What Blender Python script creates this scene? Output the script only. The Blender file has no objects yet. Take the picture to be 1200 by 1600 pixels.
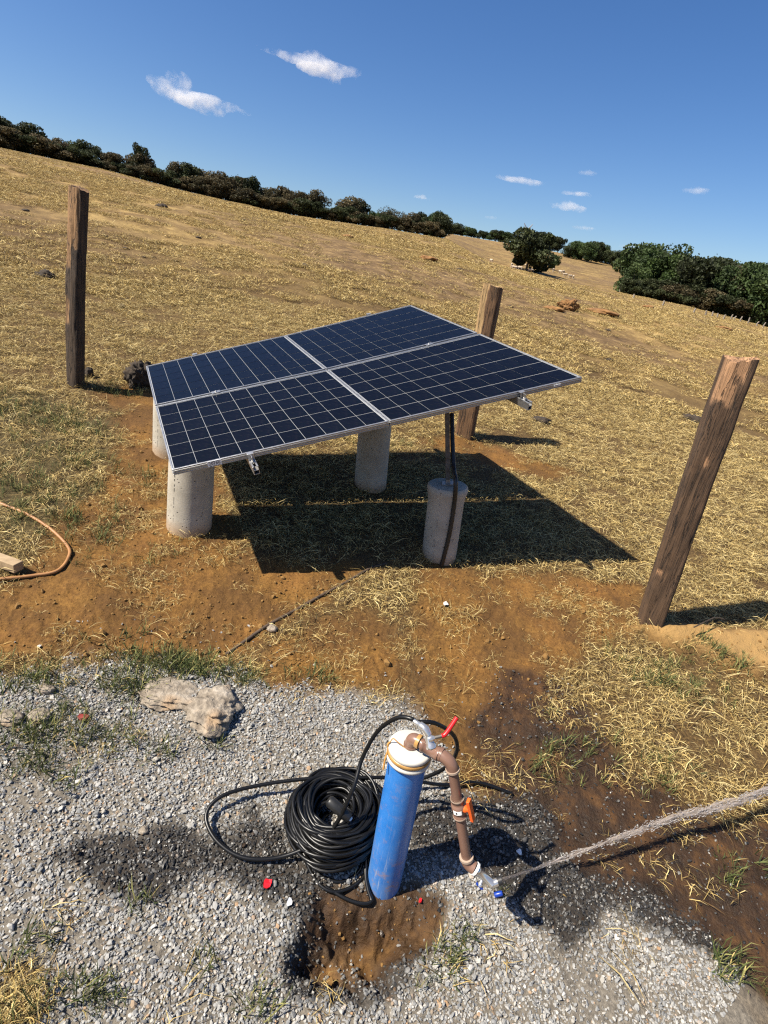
import bpy, bmesh, math, random
import numpy as np
from mathutils import Vector, Matrix

random.seed(7)
rng = np.random.default_rng(11)
scene = bpy.context.scene
col = scene.collection

# ------------------------------------------------------------------ camera
H = 1.9477                       # eye height above the ground sheet below the camera
F = 850.0                        # focal length in photograph pixels (1200 x 1600)
PITCH, ROLL = math.radians(23.5), math.radians(8.5)
_up = np.array([0, -math.cos(PITCH), -math.sin(PITCH)])
_c, _s = math.cos(ROLL), math.sin(ROLL)
_up = np.array([_c*_up[0]-_s*_up[1], _s*_up[0]+_c*_up[1], _up[2]])
_f = np.array([0, 0, 1.]) - _up[2]*_up
_f /= np.linalg.norm(_f)
_r = np.cross(_f, _up)
if _r[0] < 0: _r = -_r
M = np.array([_r, _f, _up])      # lens axes (x right, y down, z ahead) -> world
CAM = np.array([0., 0., H])
cd = bpy.data.cameras.new('camera'); cam = bpy.data.objects.new('camera', cd); col.objects.link(cam)
cd.sensor_fit = 'VERTICAL'; cd.sensor_height = 36.0; cd.lens = F/1600*36
cd.clip_start = 0.05; cd.clip_end = 12000
mw = Matrix.Identity(4)
for i in range(3):
    mw[i][0] = M[i, 0]; mw[i][1] = -M[i, 1]; mw[i][2] = -M[i, 2]; mw[i][3] = CAM[i]
cam.matrix_world = mw
scene.camera = cam

# ------------------------------------------------------------------ light
SUN = np.array([0.7065, 0.3009, -1.0])
elev = math.atan2(1.0, math.hypot(SUN[0], SUN[1]))
world = bpy.data.worlds.new('World'); scene.world = world; world.use_nodes = True
wn = world.node_tree.nodes; wl = world.node_tree.links
sky = wn.new('ShaderNodeTexSky'); sky.sky_type = 'NISHITA'; sky.sun_disc = False
sky.sun_elevation = elev; sky.sun_rotation = math.atan2(-SUN[0], -SUN[1])
sky.altitude = 800; sky.air_density = 1.0; sky.dust_density = 1.7; sky.ozone_density = 3.0
bg = wn['Background']; bg.inputs['Strength'].default_value = 0.07
hsv = wn.new('ShaderNodeHueSaturation'); hsv.inputs['Hue'].default_value = 0.508; hsv.inputs['Saturation'].default_value = 1.26
wl.new(sky.outputs[0], hsv.inputs['Color']); wl.new(hsv.outputs[0], bg.inputs['Color'])
sd = bpy.data.lights.new('sun', 'SUN'); sd.energy = 5.0; sd.angle = math.radians(0.5); sd.color = (1.0, 0.925, 0.80)
so = bpy.data.objects.new('sun', sd); col.objects.link(so)
so.rotation_euler = Vector(SUN).to_track_quat('-Z', 'Y').to_euler(); so.location = (-20, -8, 30)
scene.view_settings.view_transform = 'Standard'; scene.view_settings.look = 'None'
scene.view_settings.exposure = 0.96; scene.view_settings.gamma = 1.0
scene.render.engine = 'CYCLES'
cy = scene.cycles
cy.use_denoising = False; cy.pixel_filter_type = 'BLACKMAN_HARRIS'; cy.filter_width = 1.25; cy.sample_clamp_indirect = 4.0; cy.sample_clamp_direct = 12.0
try: cy.denoiser = 'OPENIMAGEDENOISE'
except Exception: pass
cy.max_bounces = 5; cy.diffuse_bounces = 1; cy.glossy_bounces = 3; cy.transmission_bounces = 4
cy.transparent_max_bounces = 12; cy.volume_bounces = 3; cy.caustics_reflective = False; cy.caustics_refractive = False

# ------------------------------------------------------------------ numeric helpers
def ray(px, py):
    d = M @ np.array([(px-600)/F, (py-800)/F, 1.0]); return d
def hash2(ix, iy, seed):
    n = (ix.astype(np.int64)*374761393 + iy.astype(np.int64)*668265263 + seed*1274126177) & 0xffffffff
    n = ((n ^ (n >> 13))*1274126177) & 0xffffffff
    n = n ^ (n >> 16)
    return (n & 0xffff)/65535.0
def vnoise(x, y, seed=0):
    x = np.asarray(x, float); y = np.asarray(y, float)
    ix = np.floor(x); iy = np.floor(y); fx = x-ix; fy = y-iy
    fx = fx*fx*(3-2*fx); fy = fy*fy*(3-2*fy)
    a = hash2(ix, iy, seed); b = hash2(ix+1, iy, seed); c = hash2(ix, iy+1, seed); d = hash2(ix+1, iy+1, seed)
    return a+(b-a)*fx+(c-a)*fy+(a-b-c+d)*fx*fy
def fbm(x, y, seed=0, o=4):
    t = 0; a = 0.5; n = 0
    for k in range(o):
        t = t+a*vnoise(x*2**k, y*2**k, seed+k*17); n += a; a *= 0.5
    return t/n-0.5
def sstep(a, b, x):
    t = np.clip((x-a)/(b-a), 0, 1); return t*t*(3-2*t)

# ------------------------------------------------------------------ terrain
GX, GY = -0.085, 0.147
R0, R1, RC, R2 = 9.0, 26.0, 110.0, 270.0
def _tab(pts):
    out = []
    for p in pts:
        d = ray(*p); out.append((math.atan2(d[0], d[1]), d[2]/math.hypot(d[0], d[1])))
    out.sort(); return np.array([o[0] for o in out]), np.array([o[1] for o in out])
T1 = _tab([(-150, 196), (0, 232), (150, 263), (300, 302), (450, 336), (600, 357), (695, 373), (760, 410), (820, 426), (900, 445), (970, 457), (1080, 479), (1200, 511), (1350, 556)])
T2 = _tab([(703, 365), (800, 380), (870, 393), (930, 406), (980, 417), (1080, 440), (1200, 470), (1350, 515)])
AZ0 = T2[0][0]
def hz(x, y):
    x = np.asarray(x, float); y = np.asarray(y, float)
    r = np.hypot(x, y)+1e-6; A = np.arctan2(x, y)
    sp = GX*np.sin(A)+GY*np.cos(A)
    t1 = np.interp(A, *T1); t2 = np.interp(A, *T2)
    back = sstep(0.9, 1.6, np.abs(A)); t1 = t1*(1-back)+0.0*back
    w = sstep(AZ0-0.02, AZ0, A)*(1-back); t2 = (t1-0.010)*(1-w)+t2*w
    z0 = sp*R0-H
    s2 = (t1*RC-z0-sp*(R1-R0)/2)/((R1-R0)/2+(RC-R1))
    q = np.clip((r-R0)/(R1-R0), 0, 1)
    z = np.where(r < R0, sp*r-H, z0+(R1-R0)*(sp*q+(s2-sp)*q*q/2))
    z = np.where(r > R1, z0+(sp+s2)/2*(R1-R0)+s2*(r-R1), z)
    zc = t1*RC
    z = np.where(r > RC, zc+(t2*R2-zc)*(r-RC)/(R2-RC), z)
    z = np.where(r > R2, t2*R2-0.012*(r-R2), z)
    return z+H
def G(px, py, h=0.0):
    d = ray(px, py)
    t = np.geomspace(0.3, 600, 900); P = CAM[None, :]+d[None, :]*t[:, None]
    v = P[:, 2]-hz(P[:, 0], P[:, 1])-h
    k = np.where(v < 0)[0]
    if len(k) == 0: raise ValueError('no ground at %s,%s' % (px, py))
    k = k[0]; a, b = t[k-1], t[k]
    for _ in range(40):
        m = (a+b)/2; p = CAM+d*m
        if p[2]-hz(p[0], p[1])-h < 0: b = m
        else: a = m
    return CAM+d*b
def G0(px, py): p = G(px, py); return np.array([p[0], p[1]])
def depth(p): return float((np.asarray(p)-CAM) @ M[:, 2])
def atdepth(px, py, z): return CAM+ray(px, py)*z
def above(base, px, py):
    d = ray(px, py); b = np.asarray(base)
    k = ((b[:2]-CAM[:2]) @ d[:2])/(d[:2] @ d[:2]); return CAM+d*k
def polyw(pts): return np.array([G0(*p) for p in pts])
def sdist(poly, x, y):          # signed distance, > 0 inside
    x = np.asarray(x, float); y = np.asarray(y, float)
    d = np.full(x.shape, 1e9); ins = np.zeros(x.shape, bool); n = len(poly)
    for i in range(n):
        ax, ay = poly[i]; bx, by = poly[(i+1) % n]
        ex, ey = bx-ax, by-ay
        t = np.clip(((x-ax)*ex+(y-ay)*ey)/(ex*ex+ey*ey+1e-12), 0, 1)
        d = np.minimum(d, np.hypot(x-ax-t*ex, y-ay-t*ey))
        c = ((ay > y) != (by > y)) & (x < (bx-ax)*(y-ay)/(by-ay+1e-12)+ax)
        ins ^= c
    return np.where(ins, d, -d)
POLY = dict(
    gravel=[(-260, 1110), (0, 1062), (100, 1040), (200, 1030), (360, 1040), (420, 1078), (640, 1083), (680, 1150), (715, 1230), (830, 1262), (900, 1350), (1020, 1400), (1120, 1480), (1185, 1560), (1260, 1700), (600, 2100), (-500, 1800)],
    wet1=[(800, 1050), (880, 1060), (960, 1150), (1000, 1225), (1100, 1270), (1320, 1290), (1400, 1560), (1200, 1560), (1100, 1490), (1000, 1440), (940, 1430), (880, 1470), (830, 1440), (775, 1400), (720, 1340), (640, 1330), (650, 1250), (760, 1240), (735, 1130)],
    wet2=[(95, 1340), (180, 1290), (320, 1315), (395, 1262), (455, 1285), (500, 1370), (590, 1405), (560, 1430), (480, 1500), (430, 1420), (330, 1385), (170, 1395)],
    pit=[(505, 1425), (464, 1470), (450, 1510), (475, 1540), (545, 1558), (600, 1548), (642, 1503), (676, 1452), (664, 1420), (620, 1412), (560, 1416)],
    mud=[(495, 1395), (555, 1378), (600, 1385), (645, 1378), (705, 1405), (700, 1455), (640, 1520), (560, 1470), (470, 1465)],
    dirt1=[(-60, 930), (40, 895), (110, 800), (170, 760), (190, 650), (250, 610), (330, 720), (345, 800), (405, 875), (560, 890), (500, 950), (430, 980), (360, 1030), (200, 1025), (-60, 1010)],
    dirt2=[(660, 885), (860, 900), (1005, 915), (1015, 985), (920, 1010), (880, 1070), (830, 1110), (760, 1120), (650, 1085), (640, 1000), (670, 940)],
    dirt3=[(980, 985), (1080, 980), (1230, 995), (1300, 1060), (1180, 1055), (1100, 1030), (1040, 1010)],
    dirt4=[(640, 690), (720, 680), (800, 705), (890, 735), (850, 750), (740, 715)],
    dirt5=[(150, 612), (210, 600), (245, 620), (240, 650), (170, 630)],
    dirt6=[(430, 1000), (560, 960), (640, 1000), (640, 1075), (540, 1085), (430, 1075)],
    dirt7=[(640, 1085), (760, 1105), (810, 1180), (770, 1255), (690, 1240), (655, 1150)],
    green1=[(-60, 620), (60, 610), (150, 660), (180, 720), (90, 740), (-60, 720)],
    green2=[(-60, 760), (60, 740), (150, 770), (110, 860), (20, 860), (-60, 850)])
POLYW = {k: polyw(v) for k, v in POLY.items()}
BASES = [(*G0(296, 826), .17, .03), (*G0(268, 706), .16, .03), (*G0(578, 760), .16, .02), (*G0(119, 606), .14, .03), (*G0(727, 684), .15, .03), (*G0(1022, 978), .16, .03), (*G0(310, 1105), .14, .035)]
def masks(x, y):
    r = np.hypot(x, y); near = r < 9
    n1 = fbm(x*6, y*6, 3); n2 = fbm(x*18, y*18, 9); n3 = fbm(x*2.2, y*2.2, 21)
    m = {}
    for k, p in POLYW.items():
        o = np.zeros(x.shape)
        if near.any(): o[near] = sdist(p, x[near], y[near])
        o[~near] = -9; m[k] = o
    wob = n1*0.16+n2*0.07
    gravel = sstep(-0.04, 0.07, m['gravel']+wob*1.0)
    wet = np.maximum(sstep(-0.04, 0.04, m['wet1']+wob*0.9), 0.95*sstep(-0.03, 0.04, m['wet2']+wob*0.9))
    pit = sstep(-0.02, 0.11, m['pit']+n2*0.08+n1*.10)
    wet = np.maximum(wet, 0.85*sstep(-0.06, 0.0, m['pit']+n2*0.1)*(1-0.75*sstep(0.05, 0.10, m['pit']+n1*.06)))
    mud = sstep(-0.02, 0.03, m['mud']+wob*.3)
    dirt = np.maximum(mud, pit); gravel = gravel*(1-0.9*mud)*(1-pit); wet = np.maximum(wet, .85*mud*(1-.75*pit))
    for k in ('dirt1', 'dirt2', 'dirt3', 'dirt4', 'dirt5', 'dirt6', 'dirt7'):
        dirt = np.maximum(dirt, sstep(-0.10, 0.06, m[k]+wob*0.9))
    sand = sstep(-0.06, 0.06, m['dirt3']+wob*0.4)
    green = np.maximum(sstep(-0.2, 0.1, m['green1']+wob), sstep(-0.2, 0.1, m['green2']+wob))*0.7
    # trodden, brownish swathes on the far field
    brown = sstep(0.0, 0.16, fbm(x*0.10+3, y*0.22, 31, 5)+.5*fbm(x*.7, y*1.1, 33, 3)*.5)*sstep(3.5, 9, r)
    return dict(mud=mud, gravel=gravel, wet=wet, pit=pit, dirt=dirt, sand=sand, green=green, brown=brown)
def relief(x, y, m=None):
    if m is None: m = masks(x, y)
    r = np.hypot(x, y)
    z = fbm(x*3, y*3, 5)*0.035*(1-0.5*m['gravel'])+fbm(x*22, y*22, 6)*0.012
    z = z*sstep(60, 20, r)+fbm(x*47+y*21, y*47-x*21, 8, 3)*0.007*sstep(7, 4, r)*(1+1.6*m['dirt'])*(1-.5*m['gravel'])
    z += fbm(x*0.5, y*0.5, 12)*0.16*sstep(5, 14, r)+fbm(x*0.11, y*0.11, 14)*0.5*sstep(14, 40, r)*sstep(130, 70, r)
    z -= m['pit']*(0.10+fbm(x*22+y*9, y*22-x*9, 71, 3)*.009)
    z += m['gravel']*0.012
    z += 0.05*m['sand']
    for bx, by, br, bh in BASES: z += bh*np.exp(-((x-bx)**2+(y-by)**2)/(br*br))
    return z
def hfull(x, y): return hz(x, y)+relief(np.asarray(x, float), np.asarray(y, float))
def hf1(x, y): return float(hfull(np.array([x]), np.array([y]))[0])

# ------------------------------------------------------------------ material helpers
def mat(name, color=(0.5, 0.5, 0.5), rough=0.6, metal=0.0, **kw):
    m = bpy.data.materials.new(name); m.use_nodes = True
    b = m.node_tree.nodes['Principled BSDF']
    b.inputs['Base Color'].default_value = (*color, 1); b.inputs['Roughness'].default_value = rough; b.inputs['Metallic'].default_value = metal
    for k, v in kw.items(): b.inputs[k.replace('_', ' ')].default_value = v
    return m
class NT:
    def __init__(s, m): s.t = m.node_tree; s.b = s.t.nodes['Principled BSDF']
    def n(s, typ, **kw):
        o = s.t.nodes.new(typ)
        for k, v in kw.items(): setattr(o, k, v)
        return o
    def link(s, a, b): s.t.links.new(a, b)
    def val(s, sock, v):
        if hasattr(v, 'is_output'): s.link(v, sock)
        else: sock.default_value = v
    def attr(s, name, typ='GEOMETRY'):
        o = s.n('ShaderNodeAttribute', attribute_name=name, attribute_type=typ); return o
    def coord(s, which='Object'): return s.n('ShaderNodeTexCoord').outputs[which]
    def noise(s, scale, detail=4, rough=0.6, vec=None, out='Fac', dist=0.0):
        o = s.n('ShaderNodeTexNoise'); o.inputs['Scale'].default_value = scale; o.inputs['Detail'].default_value = detail
        o.inputs['Roughness'].default_value = rough; o.inputs['Distortion'].default_value = dist
        if vec is not None: s.link(vec, o.inputs['Vector'])
        return o.outputs[out]
    def ramp(s, fac, stops):
        o = s.n('ShaderNodeValToRGB'); e = o.color_ramp.elements
        while len(e) > 1: e.remove(e[-1])
        e[0].position = stops[0][0]; e[0].color = _rgba(stops[0][1])
        for p, c in stops[1:]:
            k = e.new(p); k.color = _rgba(c)
        s.link(fac, o.inputs[0]); return o.outputs[0]
    def mix(s, fac, a, b, mode='MIX'):
        o = s.n('ShaderNodeMix', data_type='RGBA', blend_type=mode)
        s.val(o.inputs[0], fac)
        for k, v in ((6, a), (7, b)):
            if hasattr(v, 'is_output'): s.link(v, o.inputs[k])
            else: o.inputs[k].default_value = _rgba(v)
        return o.outputs[2]
    def math(s, op, a, b=0.0, clamp=False):
        o = s.n('ShaderNodeMath', operation=op, use_clamp=clamp); s.val(o.inputs[0], a); s.val(o.inputs[1], b); return o.outputs[0]
    def bump(s, h, strength=0.3, dist=0.01):
        o = s.n('ShaderNodeBump'); o.inputs['Strength'].default_value = strength; o.inputs['Distance'].default_value = dist
        s.link(h, o.inputs['Height']); s.link(o.outputs[0], s.b.inputs['Normal']); return o
    def mapping(s, vec, scale):
        o = s.n('ShaderNodeMapping'); o.inputs['Scale'].default_value = scale; s.link(vec, o.inputs[0]); return o.outputs[0]
def _rgba(c):
    if isinstance(c, (int, float)): return (c, c, c, 1)
    return (*c[:3], 1)

MT = {}
def ground_material():
    m = mat('ground_soil', rough=0.95); t = NT(m); co = t.coord('Object')
    n_f = t.noise(9, 6, 0.7, co); n_ff = t.noise(70, 5, 0.7, co); n_l = t.noise(1.6, 4, 0.6, co)
    dirt = t.ramp(n_f, [(0.25, (0.065, 0.028, 0.006)), (0.5, (0.145, 0.068, 0.013)), (0.75, (0.23, 0.118, 0.025))])
    red = t.mix(t.ramp(n_l, [(0.5, 0), (0.7, 0.45)]), dirt, (0.25, 0.10, 0.026))
    dirt = t.mix(0.45, red, t.ramp(n_ff, [(0.35, (0.05, 0.023, 0.006)), (0.65, (0.29, 0.152, 0.038))]))
    dirt = t.mix(t.ramp(t.noise(3.3, 5, 0.65, co), [(0.42, 0.6), (0.58, 0)]), dirt, (0.062, 0.030, 0.010))
    sand = t.mix(t.math('MULTIPLY', t.attr('sand').outputs['Fac'], 0.8), dirt, (0.36, 0.22, 0.08))
    litter = t.ramp(n_ff, [(0.3, (0.030, 0.018, 0.007)), (0.5, (0.080, 0.047, 0.016)), (0.7, (0.19, 0.122, 0.043))])
    # distant field: the same straw seen too small to tell the blades apart
    n_far = t.math('ADD', t.math('MULTIPLY', t.noise(1.3, 8, 0.8, co), 0.65), t.math('MULTIPLY', t.noise(0.22, 6, 0.75, co), 0.35)); n_p = t.noise(0.05, 5, 0.6, co)
    far = t.ramp(n_far, [(0.38, (0.045, 0.025, 0.009)), (0.5, (0.18, 0.115, 0.039)), (0.62, (0.42, 0.29, 0.105))])
    far = t.mix(t.ramp(n_p, [(0.45, 0), (0.7, 0.45)]), far, (0.20, 0.11, 0.042))
    brn = t.attr('brown').outputs['Fac']
    far = t.mix(t.math('MULTIPLY', brn, 0.8), far, t.ramp(t.noise(3.2, 8, 0.8, co), [(0.36, (0.035, 0.020, 0.010)), (0.5, (0.13, 0.078, 0.034)), (0.64, (0.30, 0.20, 0.085))]))
    base = t.mix(t.attr('faraway').outputs['Fac'], litter, far)
    base = t.mix(t.math('MULTIPLY', t.attr('green').outputs['Fac'], 0.9), base, (0.06, 0.05, 0.02))
    base = t.mix(t.attr('dirt').outputs['Fac'], base, sand)
    gr = t.ramp(n_ff, [(0.3, (0.09, 0.08, 0.065)), (0.7, (0.25, 0.225, 0.185))])
    base = t.mix(t.math('MULTIPLY', t.attr('gravel').outputs['Fac'], 0.85), base, gr)
    wet = t.attr('wet').outputs['Fac']
    mud = t.ramp(n_f, [(0.3, (0.010, 0.006, 0.003)), (0.52, (0.036, 0.017, 0.007)), (0.75, (0.115, 0.052, 0.014))])
    mud = t.mix(t.math('MULTIPLY', t.attr('gravel').outputs['Fac'], 0.85), mud, (0.016, 0.014, 0.012))
    base = t.mix(t.math('MULTIPLY', wet, 0.92), base, mud)
    t.link(base, t.b.inputs['Base Color'])
    rgh = t.math('SUBTRACT', 0.95, t.math('MULTIPLY', wet, t.ramp(n_f, [(0.3, 0.6), (0.55, 0.25)])))
    t.link(rgh, t.b.inputs['Roughness'])
    t.b.inputs['Specular IOR Level'].default_value = 0.3
    h = t.math('ADD', t.math('MULTIPLY', n_f, 0.6), t.math('MULTIPLY', n_ff, 0.5))
    t.bump(h, 0.8, 0.02)
    return m
MT['ground'] = ground_material()

def attr_color_material(name, rough=0.7, rnd=0.35, trans=0.0, spec=0.3):
    m = mat(name, rough=rough); t = NT(m)
    c = t.attr('col').outputs['Color']
    oi = t.n('ShaderNodeObjectInfo').outputs['Random']
    f = t.math('ADD', 1-rnd/2, t.math('MULTIPLY', oi, rnd))
    cc = t.mix(1.0, c, f, 'MULTIPLY'); t.link(cc, t.b.inputs['Base Color'])
    t.b.inputs['Specular IOR Level'].default_value = spec
    if trans:
        tr = t.n('ShaderNodeBsdfTranslucent'); t.link(cc, tr.inputs[0])
        mx = t.n('ShaderNodeMixShader'); mx.inputs[0].default_value = trans
        t.link(t.b.outputs[0], mx.inputs[1]); t.link(tr.outputs[0], mx.inputs[2])
        t.link(mx.outputs[0], t.t.nodes['Material Output'].inputs[0])
    return m
MT['straw'] = attr_color_material('straw', 0.75, 0.5, 0.15)
MT['leaf'] = attr_color_material('leaf', 0.65, 0.4, 0.28, 0.25)

def stone_material():
    m = mat('crushed_stone', rough=0.85); t = NT(m)
    oi = t.n('ShaderNodeObjectInfo').outputs['Random']
    c = t.ramp(oi, [(0.0, (0.14, 0.14, 0.137)), (0.2, (0.31, 0.302, 0.28)), (0.40, (0.20, 0.202, 0.20)), (0.60, (0.37, 0.355, 0.325)), (0.72, (0.235, 0.23, 0.215)), (0.82, (0.32, 0.295, 0.25)), (0.93, (0.48, 0.465, 0.435)), (0.965, (0.34, 0.21, 0.11)), (1.0, (0.28, 0.23, 0.17))])
    n = t.noise(60, 4, 0.7, t.coord('Object'))
    c = t.mix(0.45, c, t.mix(1.0, c, t.ramp(n, [(0.3, 0.45), (0.7, 1.3)]), 'MULTIPLY'))
    wet = t.attr('wet', 'INSTANCER').outputs['Fac']
    dark = t.mix(1.0, c, (0.10, 0.095, 0.09), 'MULTIPLY')
    c = t.mix(wet, c, dark); t.link(c, t.b.inputs['Base Color'])
    t.link(t.math('SUBTRACT', 0.85, t.math('MULTIPLY', wet, 0.5)), t.b.inputs['Roughness'])
    return m
MT['stone'] = stone_material()

def rock_material():
    m = mat('pale_rock', rough=0.9); t = NT(m); co = t.coord('Object')
    n1 = t.noise(14, 6, 0.7, co); n2 = t.noise(7, 3, 0.5, co); n3 = t.noise(60, 4, 0.7, co)
    c = t.ramp(n1, [(0.3, (0.11, 0.085, 0.06)), (0.5, (0.27, 0.225, 0.17)), (0.7, (0.40, 0.35, 0.285))])
    c = t.mix(t.ramp(n2, [(0.55, 0), (0.66, 0.5)]), c, (0.34, 0.19, 0.07))
    c = t.mix(0.3, c, t.mix(1, c, t.ramp(n3, [(0.3, 0.3), (0.7, 1.4)]), 'MULTIPLY'))
    t.link(c, t.b.inputs['Base Color']); t.bump(t.math('ADD', n1, n3), 0.7, 0.012); return m
MT['rock'] = rock_material()

def concrete_material():
    m = mat('cast_concrete', rough=0.85); t = NT(m); co = t.coord('Object')
    n1 = t.noise(6, 5, 0.6, co); n2 = t.noise(120, 3, 0.6, co)
    c = t.ramp(n1, [(0.3, (0.32, 0.288, 0.228)), (0.7, (0.48, 0.438, 0.36))])
    v = t.n('ShaderNodeTexVoronoi'); v.inputs['Scale'].default_value = 42; t.link(co, v.inputs['Vector'])
    hole = t.ramp(v.outputs['Distance'], [(0.12, 1), (0.20, 0)])
    sel = t.ramp(t.noise(16, 2, 0.5, co), [(0.48, 0), (0.54, 1)])
    pit = t.math('MULTIPLY', hole, sel)
    c = t.mix(t.math('MULTIPLY', pit, 0.85), c, (0.05, 0.045, 0.04))
    sep = t.n('ShaderNodeSeparateXYZ'); t.link(co, sep.inputs[0])
    soil = t.ramp(t.math('ADD', sep.outputs[2], t.math('MULTIPLY', n1, 0.07)), [(0.02, 0.7), (0.10, 0)])
    c = t.mix(soil, c, (0.30, 0.17, 0.07))
    c = t.mix(0.25, c, t.mix(1, c, t.ramp(n2, [(0.3, 0.5), (0.7, 1.3)]), 'MULTIPLY'))
    t.link(c, t.b.inputs['Base Color'])
    t.bump(t.math('SUBTRACT', t.math('MULTIPLY', n2, 0.3), pit), 0.5, 0.004); return m
MT['concrete'] = concrete_material()

def wood_material(name, bark, bare, grey=0.0):
    m = mat(name, rough=0.85); t = NT(m); co = t.coord('Object')
    st = t.mapping(co, (34, 34, 2.2)); n1 = t.noise(1.0, 6, 0.7, st); n2 = t.noise(9, 4, 0.6, co)
    st2 = t.mapping(co, (90, 90, 3)); n3 = t.noise(1.0, 4, 0.7, st2)
    cb = t.ramp(n1, [(0.3, tuple(0.6*v for v in bark)), (0.55, bark), (0.75, tuple(1.45*v for v in bark))])
    cb = t.mix(t.ramp(n2, [(0.45, 0), (0.65, 0.6)]), cb, tuple(0.5*v for v in bark))
    cw = t.ramp(n1, [(0.3, tuple(0.45*v for v in bare)), (0.5, bare), (0.75, tuple(1.35*v for v in bare))])
    c = t.mix(t.attr('bare').outputs['Fac'], cb, cw)
    st3 = t.mapping(co, (26, 26, 1.1)); n4 = t.noise(1.0, 5, 0.65, st3, dist=0.6)
    crack = t.ramp(n4, [(0.485, 0), (0.497, 1), (0.503, 1), (0.515, 0)])
    c = t.mix(t.math('MULTIPLY', crack, 0.8), c, (0.012, 0.008, 0.005))
    t.link(c, t.b.inputs['Base Color']); t.bump(t.math('SUBTRACT', t.math('ADD', n1, t.math('MULTIPLY', n3, 0.6)), t.math('MULTIPLY', crack, 0.9)), 0.9, 0.010); return m
MT['wood_left'] = wood_material('weathered_bark_wood', (0.060, 0.038, 0.022), (0.24, 0.135, 0.06))
MT['wood_mid'] = wood_material('brown_split_wood', (0.13, 0.068, 0.03), (0.42, 0.27, 0.12))
MT['wood_right'] = wood_material('dark_split_wood', (0.095, 0.054, 0.028), (0.36, 0.20, 0.10))
MT['plank'] = None

def alu_material():
    m = mat('anodised_aluminium', (0.46, 0.46, 0.455), 0.4, 0.85); t = NT(m)
    n = t.noise(40, 3, 0.6, t.coord('Object')); t.link(t.ramp(n, [(0.3, 0.30), (0.7, 0.46)]), t.b.inputs['Roughness']); return m
MT['alu'] = alu_material()
def cell_material():
    m = mat('silicon_cell', (0.012, 0.018, 0.034), 0.28); t = NT(m); co = t.coord('Object')
    v = t.n('ShaderNodeTexVoronoi'); v.inputs['Scale'].default_value = 90; t.link(co, v.inputs['Vector'])
    oi = t.n('ShaderNodeObjectInfo').outputs['Random']
    c = t.mix(oi, (0.0026, 0.0032, 0.0055), (0.0036, 0.0046, 0.0078))
    c = t.mix(0.25, c, t.mix(1.0, c, v.outputs['Color'], 'MULTIPLY'))
    dust = t.ramp(t.noise(5, 6, 0.7, t.coord('Generated')), [(0.50, 0), (0.85, 0.03)])
    c = t.mix(dust, c, (0.30, 0.24, 0.17)); t.link(c, t.b.inputs['Base Color'])
    t.b.inputs['Specular IOR Level'].default_value = 0.15
    t.b.inputs['Coat Weight'].default_value = 0.24; t.b.inputs['Coat Roughness'].default_value = 0.10; t.b.inputs['Coat IOR'].default_value = 1.35
    return m
MT['cell'] = cell_material()
MT['backsheet'] = mat('white_backsheet', (0.35, 0.362, 0.375), 0.35, Coat_Weight=0.3, Coat_Roughness=0.1)
MT['sticker'] = mat('white_sticker', (0.86, 0.86, 0.84), 0.6)
MT['ink'] = mat('black_ink', (0.015, 0.015, 0.015), 0.6)
MT['steel'] = mat('galvanised_steel', (0.32, 0.31, 0.30), 0.45, 1.0)
def noisy(name, a, b, scale, rough, bump=0.0, **kw):
    m = mat(name, a, rough, **kw); t = NT(m); co = t.coord('Object'); n = t.noise(scale, 5, 0.65, co)
    t.link(t.ramp(n, [(0.3, a), (0.7, b)]), t.b.inputs['Base Color'])
    if bump: t.bump(n, bump, 0.01)
    return m
MT['conduit'] = noisy('black_conduit', (0.008, 0.008, 0.008), (0.02, 0.02, 0.02), 20, 0.45)
def blue_material():
    m = mat('blue_well_casing', rough=0.38); t = NT(m); co = t.coord('Object')
    n = t.noise(10, 5, 0.7, co); sc = t.noise(1.0, 5, 0.7, t.mapping(co, (160, 160, 9)))
    c = t.ramp(n, [(0.3, (0.008, 0.135, 0.46)), (0.7, (0.014, 0.185, 0.57))])
    sep = t.n('ShaderNodeSeparateXYZ'); t.link(co, sep.inputs[0])
    low = t.ramp(sep.outputs[2], [(0.03, 1.0), (0.28, 0.25)])
    scr = t.ramp(sc, [(0.56, 0), (0.66, 1)])
    c = t.mix(t.math('MULTIPLY', scr, t.math('MULTIPLY', low, 0.8)), c, (0.33, 0.40, 0.52))
    c = t.mix(t.math('MULTIPLY', low, t.ramp(n, [(0.35, 0.15), (0.65, 0.6)])), c, (0.16, 0.24, 0.40))
    dust = t.ramp(t.noise(22, 5, 0.75, co), [(0.54, 0), (0.66, 1)])
    c = t.mix(t.math('MULTIPLY', dust, t.math('ADD', 0.12, t.math('MULTIPLY', low, 0.5))), c, (0.33, 0.20, 0.11))
    t.link(c, t.b.inputs['Base Color']); return m
MT['blue'] = blue_material()
MT['white_cap'] = noisy('white_pvc_cap', (0.46, 0.435, 0.38), (0.58, 0.555, 0.50), 9, 0.4)
MT['gold'] = noisy('ochre_strap', (0.30, 0.15, 0.035), (0.46, 0.27, 0.09), 30, 0.35)
MT['brown_pvc'] = noisy('brown_pvc', (0.165, 0.090, 0.062), (0.205, 0.118, 0.084), 12, 0.33)
MT['pvc_edge'] = noisy('dusty_pvc_edge', (0.30, 0.22, 0.165), (0.38, 0.29, 0.22), 20, 0.5)
MT['chrome'] = mat('chrome', (0.66, 0.645, 0.61), 0.24, 0.8)
MT['red'] = mat('red_lever_grip', (0.50, 0.012, 0.014), 0.35)
MT['orange'] = mat('orange_handle', (0.78, 0.12, 0.015), 0.4)
MT['bluecap'] = mat('blue_plastic', (0.006, 0.035, 0.26), 0.35)
MT['white_pl'] = mat('white_plastic', (0.75, 0.75, 0.74), 0.4)
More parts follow.
